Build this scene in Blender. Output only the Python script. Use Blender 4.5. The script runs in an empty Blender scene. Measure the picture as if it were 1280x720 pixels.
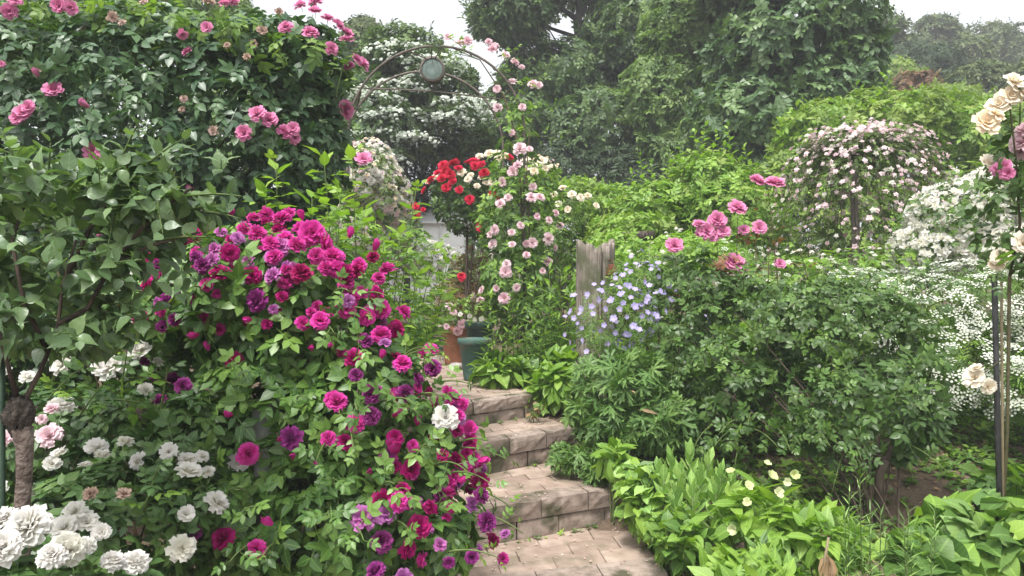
import bpy, math, numpy as np
from mathutils import Matrix
RAD = math.radians
# ------------------------------------------------------------------ camera, sky, sun, exposure
sc = bpy.context.scene
COL = sc.collection
F = 931.0                      # focal length in photograph pixels (1280 wide)
CAM = np.array([0.0, 0.0, 1.5])
cd = bpy.data.cameras.new('camera'); cd.lens = 36 * F / 1280; cd.sensor_width = 36
cd.clip_start = 0.05; cd.clip_end = 2000
cam = bpy.data.objects.new('camera', cd); COL.objects.link(cam)
cam.location = CAM; cam.rotation_euler = (RAD(90), 0, 0); sc.camera = cam

SUN_EL, SUN_AZ = RAD(62), RAD(205)      # azimuth clockwise from +Y: behind the camera, to the left
w = bpy.data.worlds.new('World'); sc.world = w; w.use_nodes = True
nt = w.node_tree; nt.nodes.clear()
sky = nt.nodes.new('ShaderNodeTexSky'); sky.sky_type = 'NISHITA'; sky.sun_disc = False
sky.sun_elevation = SUN_EL; sky.sun_rotation = SUN_AZ
sky.air_density = 1.0; sky.dust_density = 4.0; sky.ozone_density = 1.0
hs = nt.nodes.new('ShaderNodeHueSaturation'); hs.inputs['Saturation'].default_value = 0.14
bg = nt.nodes.new('ShaderNodeBackground'); bg.inputs['Strength'].default_value = 0.13
wo = nt.nodes.new('ShaderNodeOutputWorld')
nt.links.new(sky.outputs[0], hs.inputs['Color']); nt.links.new(hs.outputs[0], bg.inputs['Color'])
nt.links.new(bg.outputs[0], wo.inputs['Surface'])
sl = bpy.data.lights.new('sun', 'SUN'); sl.energy = 1.5; sl.angle = RAD(12); sl.color = (1, .97, .92)
so = bpy.data.objects.new('sun', sl); COL.objects.link(so)
so.rotation_euler = (RAD(90) - SUN_EL, 0, -SUN_AZ + math.pi)
so.location = (-3, -4, 12)
sc.view_settings.view_transform = 'Standard'; sc.view_settings.look = 'None'
sc.view_settings.exposure = 1.42; sc.view_settings.gamma = 1.0
sc.view_settings.use_curve_mapping = False
sc.cycles.max_bounces = 8; sc.cycles.diffuse_bounces = 5; sc.cycles.glossy_bounces = 2
sc.cycles.transmission_bounces = 4; sc.cycles.transparent_max_bounces = 4; sc.cycles.volume_bounces = 0
sc.cycles.use_denoising = True
sc.cycles.sample_clamp_indirect = 6

# ------------------------------------------------------------------ helpers
def P(px, py, Y):
    return np.array([(px - 640) / F * Y, Y, 1.5 - (py - 360) / F * Y])
def nrm(a):
    return a / np.maximum(np.linalg.norm(a, axis=-1, keepdims=True), 1e-9)
GY = [-30, 0, 1, 2.4, 3.3, 3.5, 4.4, 5.0, 8.0, 15, 40, 120]
GZ = [-1.0, -.05, .05, .22, .30, .34, .62, .74, .82, 1.3, 3.2, 8.0]
def gz(x, y):
    x = np.asarray(x, float); y = np.asarray(y, float)
    z = np.interp(y, GY, GZ)
    return z + .025 * np.sin(x * 2.1 + .7) * np.sin(y * 1.7) + .02 * np.sin(x * 5.3) * np.sin(y * 4.1 + 1) * (y < 12) \
        - .10 * np.clip((y - 2) / 3, 0, 1) * np.clip(1 - np.abs(x + .5) / 1.0, 0, 1) * (y < 9)
class Noise:
    def __init__(s, rng, freq, n=7):
        s.k = rng.normal(0, 1, (n, 3)) * freq; s.p = rng.uniform(0, 6.28, n); s.n = n
    def __call__(s, p):
        return np.sin(p @ s.k.T + s.p).sum(1) / math.sqrt(s.n / 2) / 1.6
def orient(d, up):
    Y = nrm(d); Z = nrm(up - (up * Y).sum(-1, keepdims=True) * Y); X = np.cross(Y, Z)
    return np.stack([X, Y, Z], -1)
def axis_frames(z, rng):
    z = nrm(z); t = rng.normal(0, 1, z.shape); x = nrm(np.cross(t, z)); y = np.cross(z, x)
    return np.stack([x, y, z], -1)

# ------------------------------------------------------------------ materials
class NT:
    def __init__(s, name):
        s.m = bpy.data.materials.new(name); s.m.use_nodes = True; s.t = s.m.node_tree; s.t.nodes.clear()
        s.out = s.n('ShaderNodeOutputMaterial')
    def n(s, ty, **kw):
        nd = s.t.nodes.new(ty)
        for k, v in kw.items():
            if k.startswith('i_'): nd.inputs[int(k[2:]) if k[2:].isdigit() else k[2:]].default_value = v
            else: setattr(nd, k, v)
        return nd
    def l(s, a, b): s.t.links.new(a, b)
    def math(s, op, a, b=None, c=None):
        nd = s.n('ShaderNodeMath', operation=op)
        for i, v in enumerate((a, b, c)):
            if v is None: continue
            if isinstance(v, (int, float)): nd.inputs[i].default_value = v
            else: s.l(v, nd.inputs[i])
        return nd.outputs[0]
    def ramp(s, fac, stops):
        nd = s.n('ShaderNodeValToRGB'); e = nd.color_ramp.elements
        while len(e) < len(stops): e.new(.5)
        for el, (p, c) in zip(e, stops): el.position = p; el.color = (*c, 1)
        if fac is not None: s.l(fac, nd.inputs[0])
        return nd.outputs[0]
    def mix(s, fac, a, b, mode='MIX'):
        nd = s.n('ShaderNodeMix', data_type='RGBA', blend_type=mode)
        for i, v in ((0, fac), (6, a), (7, b)):
            if isinstance(v, (int, float)): nd.inputs[i].default_value = v
            elif isinstance(v, tuple): nd.inputs[i].default_value = (*v, 1)
            else: s.l(v, nd.inputs[i])
        return nd.outputs[2]
    def rnd(s):
        a = s.n('ShaderNodeAttribute', attribute_name='rnd'); o = s.n('ShaderNodeObjectInfo')
        return s.math('FRACT', s.math('ADD', a.outputs['Fac'], o.outputs['Random']))
    def noise(s, scale, detail=4, coord='Object', rough=.55):
        tc = s.n('ShaderNodeTexCoord'); nd = s.n('ShaderNodeTexNoise', i_Scale=scale, i_Detail=detail, i_Roughness=rough)
        s.l(tc.outputs[coord], nd.inputs['Vector']); return nd.outputs['Fac']
def leafmat(name, stops, rough=.48, trans=.28, vein=.35, nveins=7, spec=.45, bump=.0, warm=(1.42, 1.3, .86)):
    stops = [tuple(a * b for a, b in zip(c, warm)) for c in stops]
    k = NT(name); r = k.rnd(); n = len(stops)
    col = k.ramp(r, [(i / max(n - 1, 1), c) for i, c in enumerate(stops)])
    uv = k.n('ShaderNodeUVMap'); sp = k.n('ShaderNodeSeparateXYZ'); k.l(uv.outputs[0], sp.inputs[0])
    ax = k.math('ABSOLUTE', k.math('SUBTRACT', sp.outputs[0], .5))
    mid = k.math('LESS_THAN', ax, .035)
    wv = k.math('SINE', k.math('MULTIPLY', k.math('SUBTRACT', sp.outputs[1], k.math('MULTIPLY', ax, .7)), nveins * 6.283))
    side = k.math('MULTIPLY', k.math('GREATER_THAN', wv, .86), .45)
    vf = k.math('MULTIPLY', k.math('MAXIMUM', mid, side), vein)
    light = tuple(min(1, c * 1.7 + .03) for c in stops[-1])
    col = k.mix(vf, col, light)
    # blotches and age marks of the leaf itself
    nz = k.noise(38, 3)
    col = k.mix(k.math('MULTIPLY', nz, .5), col, k.mix(1.0, col, (.62, .68, .55), 'MULTIPLY'))
    b = k.n('ShaderNodeBsdfPrincipled', i_Roughness=rough); b.inputs['Specular IOR Level'].default_value = spec
    k.l(col, b.inputs['Base Color'])
    if bump:
        bp = k.n('ShaderNodeBump', i_Strength=bump, i_Distance=.004); k.l(wv, bp.inputs['Height']); k.l(bp.outputs[0], b.inputs['Normal'])
    tr = k.n('ShaderNodeBsdfTranslucent'); k.l(k.mix(1.0, col, (1.35, 1.5, .55), 'MULTIPLY'), tr.inputs[0])
    mx = k.n('ShaderNodeMixShader', i_0=trans); k.l(b.outputs[0], mx.inputs[1]); k.l(tr.outputs[0], mx.inputs[2])
    k.l(mx.outputs[0], k.out.inputs[0]); return k.m
def petalmat(name, stops, trans=.28, edge=None, heart=None, rough=.6):
    k = NT(name); r = k.rnd(); n = len(stops)
    col = k.ramp(r, [(i / max(n - 1, 1), c) for i, c in enumerate(stops)])
    uv = k.n('ShaderNodeUVMap'); sp = k.n('ShaderNodeSeparateXYZ'); k.l(uv.outputs[0], sp.inputs[0])
    if edge: col = k.mix(k.math('MULTIPLY', k.math('POWER', sp.outputs[1], 2.5), .6), col, edge)
    if heart: col = k.mix(k.math('MULTIPLY', k.math('POWER', k.math('SUBTRACT', 1.0, sp.outputs[1]), 2.0), .8), col, heart)
    nz = k.noise(60, 2)
    col = k.mix(k.math('MULTIPLY', nz, .45), col, k.mix(1.0, col, (.72, .66, .7), 'MULTIPLY'))
    b = k.n('ShaderNodeBsdfPrincipled', i_Roughness=rough); b.inputs['Specular IOR Level'].default_value = .2
    k.l(col, b.inputs['Base Color'])
    tr = k.n('ShaderNodeBsdfTranslucent'); k.l(col, tr.inputs[0])
    mx = k.n('ShaderNodeMixShader', i_0=trans); k.l(b.outputs[0], mx.inputs[1]); k.l(tr.outputs[0], mx.inputs[2])
    k.l(mx.outputs[0], k.out.inputs[0]); return k.m
def solid(name, stops, scale=8, rough=.8, bump=.3, bscale=None, spec=.3, metal=0, dist=.01, stretch=None, blotch=None):
    k = NT(name); tc = k.n('ShaderNodeTexCoord'); mp = k.n('ShaderNodeMapping')
    k.l(tc.outputs['Object'], mp.inputs[0])
    if stretch: mp.inputs['Scale'].default_value = stretch
    nz = k.n('ShaderNodeTexNoise', i_Scale=scale, i_Detail=6, i_Roughness=.6); k.l(mp.outputs[0], nz.inputs['Vector'])
    oi = k.n('ShaderNodeObjectInfo')
    fac = k.math('ADD', nz.outputs['Fac'], k.math('MULTIPLY', k.math('SUBTRACT', oi.outputs['Random'], .5), .3))
    n = len(stops)
    col = k.ramp(fac, [(.28 + .44 * i / max(n - 1, 1), c) for i, c in enumerate(stops)])
    if blotch:
        n3 = k.n('ShaderNodeTexNoise', i_Scale=blotch[1], i_Detail=5); k.l(tc.outputs['Object'], n3.inputs['Vector'])
        col = k.mix(k.ramp(n3.outputs['Fac'], [(.5, (0, 0, 0)), (.64, (1, 1, 1))]), col, blotch[0])
    b = k.n('ShaderNodeBsdfPrincipled', i_Roughness=rough, i_Metallic=metal); b.inputs['Specular IOR Level'].default_value = spec
    k.l(col, b.inputs['Base Color'])
    n2 = k.n('ShaderNodeTexNoise', i_Scale=bscale or scale * 4, i_Detail=6); k.l(mp.outputs[0], n2.inputs['Vector'])
    bp = k.n('ShaderNodeBump', i_Strength=bump, i_Distance=dist); k.l(n2.outputs['Fac'], bp.inputs['Height'])
    k.l(bp.outputs[0], b.inputs['Normal']); k.l(b.outputs[0], k.out.inputs[0]); return k.m

# ------------------------------------------------------------------ templates
class Tpl:
    def __init__(s, v, uv, tri, mats, mi=None, size=1.0):
        s.v = np.asarray(v, np.float64); s.uv = np.asarray(uv, np.float64); s.tri = np.asarray(tri, np.int64)
        s.mats = mats if isinstance(mats, list) else [mats]
        s.mi = np.zeros(len(s.tri), np.int64) if mi is None else np.asarray(mi); s.size = size; s._me = None
    def mesh(s, name):
        if s._me is None: s._me = make_mesh(name, s.v, s.tri, s.mats, s.mi, s.uv[s.tri.ravel()], None)
        return s._me
    def with_mats(s, *mats): return Tpl(s.v, s.uv, s.tri, list(mats), s.mi, s.size)
def make_mesh(name, v, tri, mats, mi=None, uvl=None, rnd=None, smooth=True):
    me = bpy.data.meshes.new(name); me.vertices.add(len(v)); me.vertices.foreach_set('co', np.ascontiguousarray(v, np.float32).ravel())
    nt_ = len(tri); me.loops.add(nt_ * 3); me.loops.foreach_set('vertex_index', np.ascontiguousarray(tri, np.int32).ravel())
    me.polygons.add(nt_); me.polygons.foreach_set('loop_start', np.arange(0, nt_ * 3, 3, dtype=np.int32))
    for m in mats: me.materials.append(m)
    if mi is not None: me.polygons.foreach_set('material_index', np.ascontiguousarray(mi, np.int32))
    if uvl is not None:
        u = me.uv_layers.new(name='UVMap'); u.data.foreach_set('uv', np.ascontiguousarray(uvl, np.float32).ravel())
    if rnd is not None:
        a = me.attributes.new('rnd', 'FLOAT', 'POINT'); a.data.foreach_set('value', np.ascontiguousarray(rnd, np.float32))
    me.polygons.foreach_set('use_smooth', np.full(nt_, smooth, bool))
    me.update(calc_edges=True); return me
def merge(parts):
    vs, us, ts, ms, o = [], [], [], [], 0
    for v, uv, tri, mi in parts:
        vs.append(v); us.append(uv); ts.append(np.asarray(tri) + o); ms.append(np.broadcast_to(mi, (len(tri),))); o += len(v)
    return np.concatenate(vs), np.concatenate(us), np.concatenate(ts), np.concatenate(ms)
def leaf_geo(st, fold=.25, curl=-.12, wave=0.0):
    """st: (t, halfwidth) stations along a leaf of length 1 lying on +Y, normal +Z"""
    if st is None:      # two-triangle leaf for far crowns
        z = fold * .12; return np.array([(0, 0, 0), (-.24, .45, z), (.24, .45, z), (0, 1, curl)], float), np.array([(.5, 0), (0, .45), (1, .45), (.5, 1)], float), np.array([(0, 2, 3), (0, 3, 1)]), 0
    mw = max(w for _, w in st); v = [(0, 0, 0)]; uv = [(.5, 0)]
    for i, (t, w_) in enumerate(st):
        zc = curl * t * t; wz = wave * (1 if i % 2 else -1)
        v += [(0, t, zc), (-w_, t - .04, zc + fold * w_ + wz), (w_, t - .04, zc + fold * w_ - wz)]
        uv += [(.5, t), (.5 - .5 * w_ / mw, t), (.5 + .5 * w_ / mw, t)]
    v.append((0, 1, curl)); uv.append((.5, 1)); n = len(st); tri = [(0, 3, 1), (0, 1, 2)]
    for i in range(n - 1):
        a, b = 1 + 3 * i, 4 + 3 * i
        tri += [(a, a + 2, b + 2), (a, b + 2, b), (a + 1, a, b), (a + 1, b, b + 1)]
    a = 1 + 3 * (n - 1); e = len(v) - 1
    tri += [(a, a + 2, e), (a + 1, a, e)]
    return np.array(v, float), np.array(uv, float), np.array(tri), 0
OV3 = [(.2, .23), (.5, .32), (.8, .17)]
OV2 = [(.3, .29), (.68, .24)]
OV1 = [(.45, .3)]
KITE = None
LAN = [(.25, .10), (.6, .11)]
def place(g, ang, base, s, tilt=0.0, roll=0.0):
    v, uv, tri, mi = g
    R = np.array(Matrix.Rotation(ang, 3, 'Z') @ Matrix.Rotation(tilt, 3, 'X') @ Matrix.Rotation(roll, 3, 'Y'))
    return (v * s) @ R.T + np.array(base), uv, tri, mi
def rachis(pts, r, mi=0):
    p_ = np.array(pts, float); n = len(p_); o = np.array([r, 0, 0]); v = np.concatenate([p_ - o, p_ + o]); i = np.arange(n - 1)
    t = np.concatenate([np.stack([i, i + n, i + n + 1], -1), np.stack([i, i + n + 1, i + 1], -1)]); return v, np.tile([[.5, .5]], (len(v), 1)), t, mi
def tube(p, r, k=6):
    p = np.asarray(p, float); r = np.asarray(r, float); n = len(p)
    d = np.gradient(p, axis=0); d = nrm(d)
    ref = np.array([0, 0, 1.0]) if abs(d[0, 2]) < .8 else np.array([1.0, 0, 0])
    x = nrm(np.cross(d, ref)); y = np.cross(d, x); a = np.arange(k) / k * 2 * np.pi
    v = p[:, None] + r[:, None, None] * (np.cos(a)[None, :, None] * x[:, None] + np.sin(a)[None, :, None] * y[:, None])
    v = v.reshape(-1, 3); i, j = np.meshgrid(np.arange(n - 1), np.arange(k), indexing='ij'); j2 = (j + 1) % k
    A, B, C_, D = i * k + j, i * k + j2, (i + 1) * k + j2, (i + 1) * k + j
    tri = np.concatenate([np.stack([A, B, C_], -1).reshape(-1, 3), np.stack([A, C_, D], -1).reshape(-1, 3)])
    v = np.concatenate([v, p[:1], p[-1:]]); c0, c1 = n * k, n * k + 1
    q = np.arange(k); q2 = (q + 1) % k
    tri = np.concatenate([tri, np.stack([np.full(k, c0), q2, q], -1), np.stack([np.full(k, c1), (n - 1) * k + q, (n - 1) * k + q2], -1)])
    return v, tri
def rose_leaf(mat, n=5, lo=False, seed=0, wide=1.0):
    rg = np.random.default_rng(seed); st = [(t, w_ * wide) for t, w_ in (OV2 if not lo else OV1)]
    g = lambda: leaf_geo(st, fold=rg.uniform(.1, .35), curl=rg.uniform(-.28, -.02))
    ps = [place(g(), 0, (0, .6, -.03), .42, rg.uniform(-.3, 0))]
    for t, a, s in ([(.56, 1.0, .38), (.3, 1.15, .31)] if n == 5 else [(.5, 1.0, .4)]):
        for sd in (-1, 1):
            ps.append(place(g(), -sd * (a + rg.uniform(-.15, .15)), (0, t, -.02 * t), s * rg.uniform(.88, 1.08), rg.uniform(-.35, .1), rg.uniform(-.3, .3)))
    if not lo: ps.append(rachis([(0, 0, 0), (0, .35, .0), (0, .64, -.03)], .008))
    v, uv, tri, mi = merge(ps); return Tpl(v, uv, tri, mat, mi)
def simple_leaf(mat, st=OV3, fold=.22, curl=-.2, wave=0.0, petiole=.12):
    g = leaf_geo(st, fold, curl, wave); v, uv, tri, mi = merge([place(g, 0, (0, petiole, 0), 1 - petiole), rachis([(0, 0, 0), (0, petiole, 0)], .01)])
    return Tpl(v, uv, tri, mat, mi)
def spray(mat, nl=9, seed=0, lw=.3, ls=.32, st=OV1, droop=-.2, opp=False):
    rg = np.random.default_rng(seed); ps = [rachis([(0, 0, 0), (0, .4, .02), (0, .8, droop * .5)], .006)]
    for i in range(nl):
        t = .12 + .74 * i / (nl - 1); sd = 1 if i % 2 else -1
        a = -sd * rg.uniform(.6, 1.25) if i < nl - 1 else rg.uniform(-.2, .2)
        g = leaf_geo([(q, w_ * lw / .3) for q, w_ in st] if st else None, rg.uniform(.05, .3), rg.uniform(-.25, 0))
        if not st: g[0][:, 0] *= lw / .24
        ps.append(place(g, a, (0, t, droop * .5 * t * t), ls * rg.uniform(.75, 1.15), rg.uniform(-.6, .15), rg.uniform(-.4, .4)))
    v, uv, tri, mi = merge(ps); return Tpl(v, uv, tri, mat, mi)
def star_leaf(mat, n=7, spread=2.6, lw=.12, seed=0, cut=False, droop=-.25, st=None):
    """radiating leaflets or lobes round one point (hellebore, cranesbill)"""
    rg = np.random.default_rng(seed); ps = [rachis([(0, -.5, -.45), (0, -.15, -.1), (0, 0, 0)], .012)]
    for i in range(n):
        a = (i / (n - 1) - .5) * 2 * spread; L = .55 * (1 - .25 * abs(a) / spread)
        g = leaf_geo(st or [(.35, lw), (.7, lw * 1.1)], .15, droop * rg.uniform(.5, 1.3))
        ps.append(place(g, a, (0, 0, 0), L, rg.uniform(-.2, .1)))
        if cut:
            for sd in (-1, 1):
                g2 = leaf_geo([(.5, lw * .75)], .1, -.1)
                d = np.array([-math.sin(a), math.cos(a), 0]) * L * .5
                ps.append(place(g2, a + sd * .55, d, L * .45, -.1))
    v, uv, tri, mi = merge(ps); return Tpl(v, uv, tri, mat, mi)
def heart_leaf(mat, seed=0, long=False):
    g = leaf_geo([(.0, .30), (.12, .42), (.3, .47), (.5, .42), (.7, .29), (.88, .12)], .22, -.34, .022)
    v, uv, tri, mi = g; v = v.copy(); v[0, 1] = .12; v[2, 1] = v[3, 1] = -.12; v[2, 0] *= .8; v[3, 0] *= .8
    v2, uv2, tri2, mi2 = merge([(v * .8 + np.array([0, .2, 0]), uv, tri, mi), rachis([(0, -.3, -.35), (0, 0, -.08), (0, .3, 0)], .014)])
    return Tpl(v2, uv2, tri2, mat, mi2)
def petal(rg, az, rb, zb, L, W_, a0, a1, cup=.35, ruff=.03, res=3):
    ts = np.linspace(0, 1, res); a = a0 + (a1 - a0) * ts; dr = np.concatenate([[0], np.cumsum(np.sin((a[1:] + a[:-1]) / 2) / (res - 1))]) * L
    dz = np.concatenate([[0], np.cumsum(np.cos((a[1:] + a[:-1]) / 2) / (res - 1))]) * L
    wf = np.interp(ts, [0, .35, .7, 1], [.3, .85, 1, .78]); v = []; uv = []
    for i in range(res):
        for s_ in (-1, 0, 1):
            lat = s_ * W_ * wf[i] * .5; r = rb + dr[i] - cup * abs(s_) * W_ * wf[i] * .5 * math.cos(a[i]) + rg.normal(0, ruff) * L * ts[i]
            z = zb + dz[i] + cup * abs(s_) * W_ * wf[i] * .4 * math.sin(a[i]) + rg.normal(0, ruff) * L * ts[i] - (.06 * L if (i == res - 1 and s_ != 0) else 0)
            v.append((r * math.cos(az) - lat * math.sin(az), r * math.sin(az) + lat * math.cos(az), z)); uv.append((.5 + .5 * s_, ts[i]))
    tri = []
    for i in range(res - 1):
        for j in range(2):
            q = i * 3 + j; tri += [(q, q + 1, q + 4), (q, q + 4, q + 3)]
    return np.array(v), np.array(uv), np.array(tri), 0
def sepals(n=5, r=.16, z=-.02, mi=1):
    v, uv, tri, _ = merge([place(leaf_geo(OV1, .2, -.2), i / n * 6.283, (0, 0, z), r) for i in range(n)])
    s, t = tube(np.array([[0, 0, -.5], [.02, 0, -.25], [0, 0, 0]]), np.array([.018, .018, .05]), 4)
    v2, uv2, tri2, mi2 = merge([(v, uv, tri, mi), (s, np.full((len(s), 2), .5), t, mi)]); return v2, uv2, tri2, mi2
def rose(mats, whorls, seed, ruff=.03, res=3, stamens=False):
    """whorls: (count, base radius, length, width, angle at base, angle at tip) in units of the bloom diameter"""
    rg = np.random.default_rng(seed); ps = []
    for k, (n, rb, L, W_, a0, a1) in enumerate(whorls):
        off = rg.uniform(0, 6.28)
        for i in range(n):
            ps.append(petal(rg, off + i / n * 6.283 + rg.normal(0, .12), rb, rg.normal(0, .012), L * rg.uniform(.88, 1.1), W_ * rg.uniform(.85, 1.1),
                            RAD(a0 + rg.normal(0, 5)), RAD(a1 + rg.normal(0, 9)), ruff=ruff, res=res))
    v, uv, tri, mi = merge(ps); r = np.percentile(np.hypot(v[:, 0], v[:, 1]), 93); v = v * (.54 / r)
    ps = [(v, uv, tri, mi), sepals()]
    if stamens:
        for i in range(16):
            az = rg.uniform(0, 6.28); q = rg.uniform(.02, .09)
            s, t = tube(np.array([[0, 0, .02], [q * math.cos(az), q * math.sin(az), .13]]), np.array([.006, .014]), 3); ps.append((s, np.full((len(s), 2), .5), t, 2))
    v, uv, tri, mi = merge(ps); return Tpl(v, uv, tri, mats, mi)
W_BALL = [(5, .01, .37, .15, -6, 10), (7, .03, .39, .17, 4, 24), (9, .05, .40, .2, 16, 40), (10, .07, .40, .23, 30, 58), (11, .08, .39, .25, 46, 78), (10, .09, .38, .28, 64, 100), (9, .1, .36, .3, 82, 122)]
W_ROSETTE = [(5, .01, .28, .15, -10, 10), (7, .03, .32, .18, 4, 28), (8, .05, .36, .22, 18, 50), (8, .07, .4, .27, 36, 72), (8, .08, .43, .32, 54, 92), (7, .09, .42, .34, 76, 112)]
W_LOOSE = [(4, .01, .28, .18, -8, 14), (6, .03, .34, .24, 8, 40), (7, .05, .4, .3, 28, 66), (7, .06, .44, .38, 46, 80), (7, .07, .44, .42, 62, 96)]
W_OPEN = [(5, .04, .3, .24, 10, 20), (6, .05, .38, .34, 28, 45), (6, .06, .45, .42, 46, 72), (6, .07, .48, .46, 64, 100)]
W_SMALL = [(4, .02, .3, .3, 0, 30), (5, .04, .45, .4, 30, 80)]
W_BUD = [(3, .05, .5, .3, 15, -25), (3, .07, .45, .32, 25, -20)]
def five(mats, seed, n=5, wide=.42):
    rg = np.random.default_rng(seed)
    ps = [petal(rg, i / n * 6.283, .03, 0, .45, wide, RAD(62), RAD(88), cup=.1, ruff=.03, res=3) for i in range(n)]
    c, t = tube(np.array([[0, 0, -.02], [0, 0, .08]]), np.array([.05, .03]), 5); ps.append((c, np.full((len(c), 2), .0), t, 0))
    st, t = tube(np.array([[0, 0, -.9], [0, 0, 0]]), np.array([.015, .015]), 3); ps.append((st, np.full((len(st), 2), .5), t, 1))
    v, uv, tri, mi = merge(ps); return Tpl(v, uv, tri, mats, mi)
def tiny(mat, seed, n=5):
    """little rosette for masses of small blossom"""
    rg = np.random.default_rng(seed); v = [(0, 0, .05)]; uv = [(.5, 0)]; tri = []
    for k, (r, z) in enumerate(((.5, .02), (.3, .2))):
        b = len(v)
        for i in range(n * 2):
            a = i / (n * 2) * 6.283 + k * .3; q = r * (1.0 if i % 2 == 0 else .62) * rg.uniform(.85, 1.12)
            v.append((q * math.cos(a), q * math.sin(a), z + rg.normal(0, .05))); uv.append((.5, r * 2))
        for i in range(n * 2): tri.append((0, b + i, b + (i + 1) % (n * 2)))
    return Tpl(v, uv, tri, mat)
def umbel(mats, seed, nf=15):
    rg = np.random.default_rng(seed); ps = []
    for i in range(nf):
        r = .48 * math.sqrt((i + .5) / nf); a = i * 2.4; z = .1 * (1 - (r / .5) ** 2) + rg.normal(0, .02); q = rg.uniform(.07, .1)
        c = np.array([r * math.cos(a), r * math.sin(a), z]); ang = rg.uniform(0, 6.28) + np.arange(5) * 1.2566
        v = np.concatenate([[c + (0, 0, .02)], c + np.stack([np.cos(ang) * q, np.sin(ang) * q, rg.normal(0, .02, 5)], -1)])
        ps.append((v, np.full((6, 2), .9), np.array([(0, k + 1, (k + 1) % 5 + 1) for k in range(5)]), 0))
        if i % 3 == 0:
            s, t = tube(np.array([[0, 0, -.35], c - (0, 0, .01)]), np.array([.012, .008]), 3); ps.append((s, np.full((len(s), 2), .5), t, 1))
    s, t = tube(np.array([[0, 0, -1.2], [0, 0, -.34]]), np.array([.015, .015]), 3); ps.append((s, np.full((len(s), 2), .5), t, 1))
    v, uv, tri, mi = merge(ps); return Tpl(v, uv, tri, mats, mi)

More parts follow.
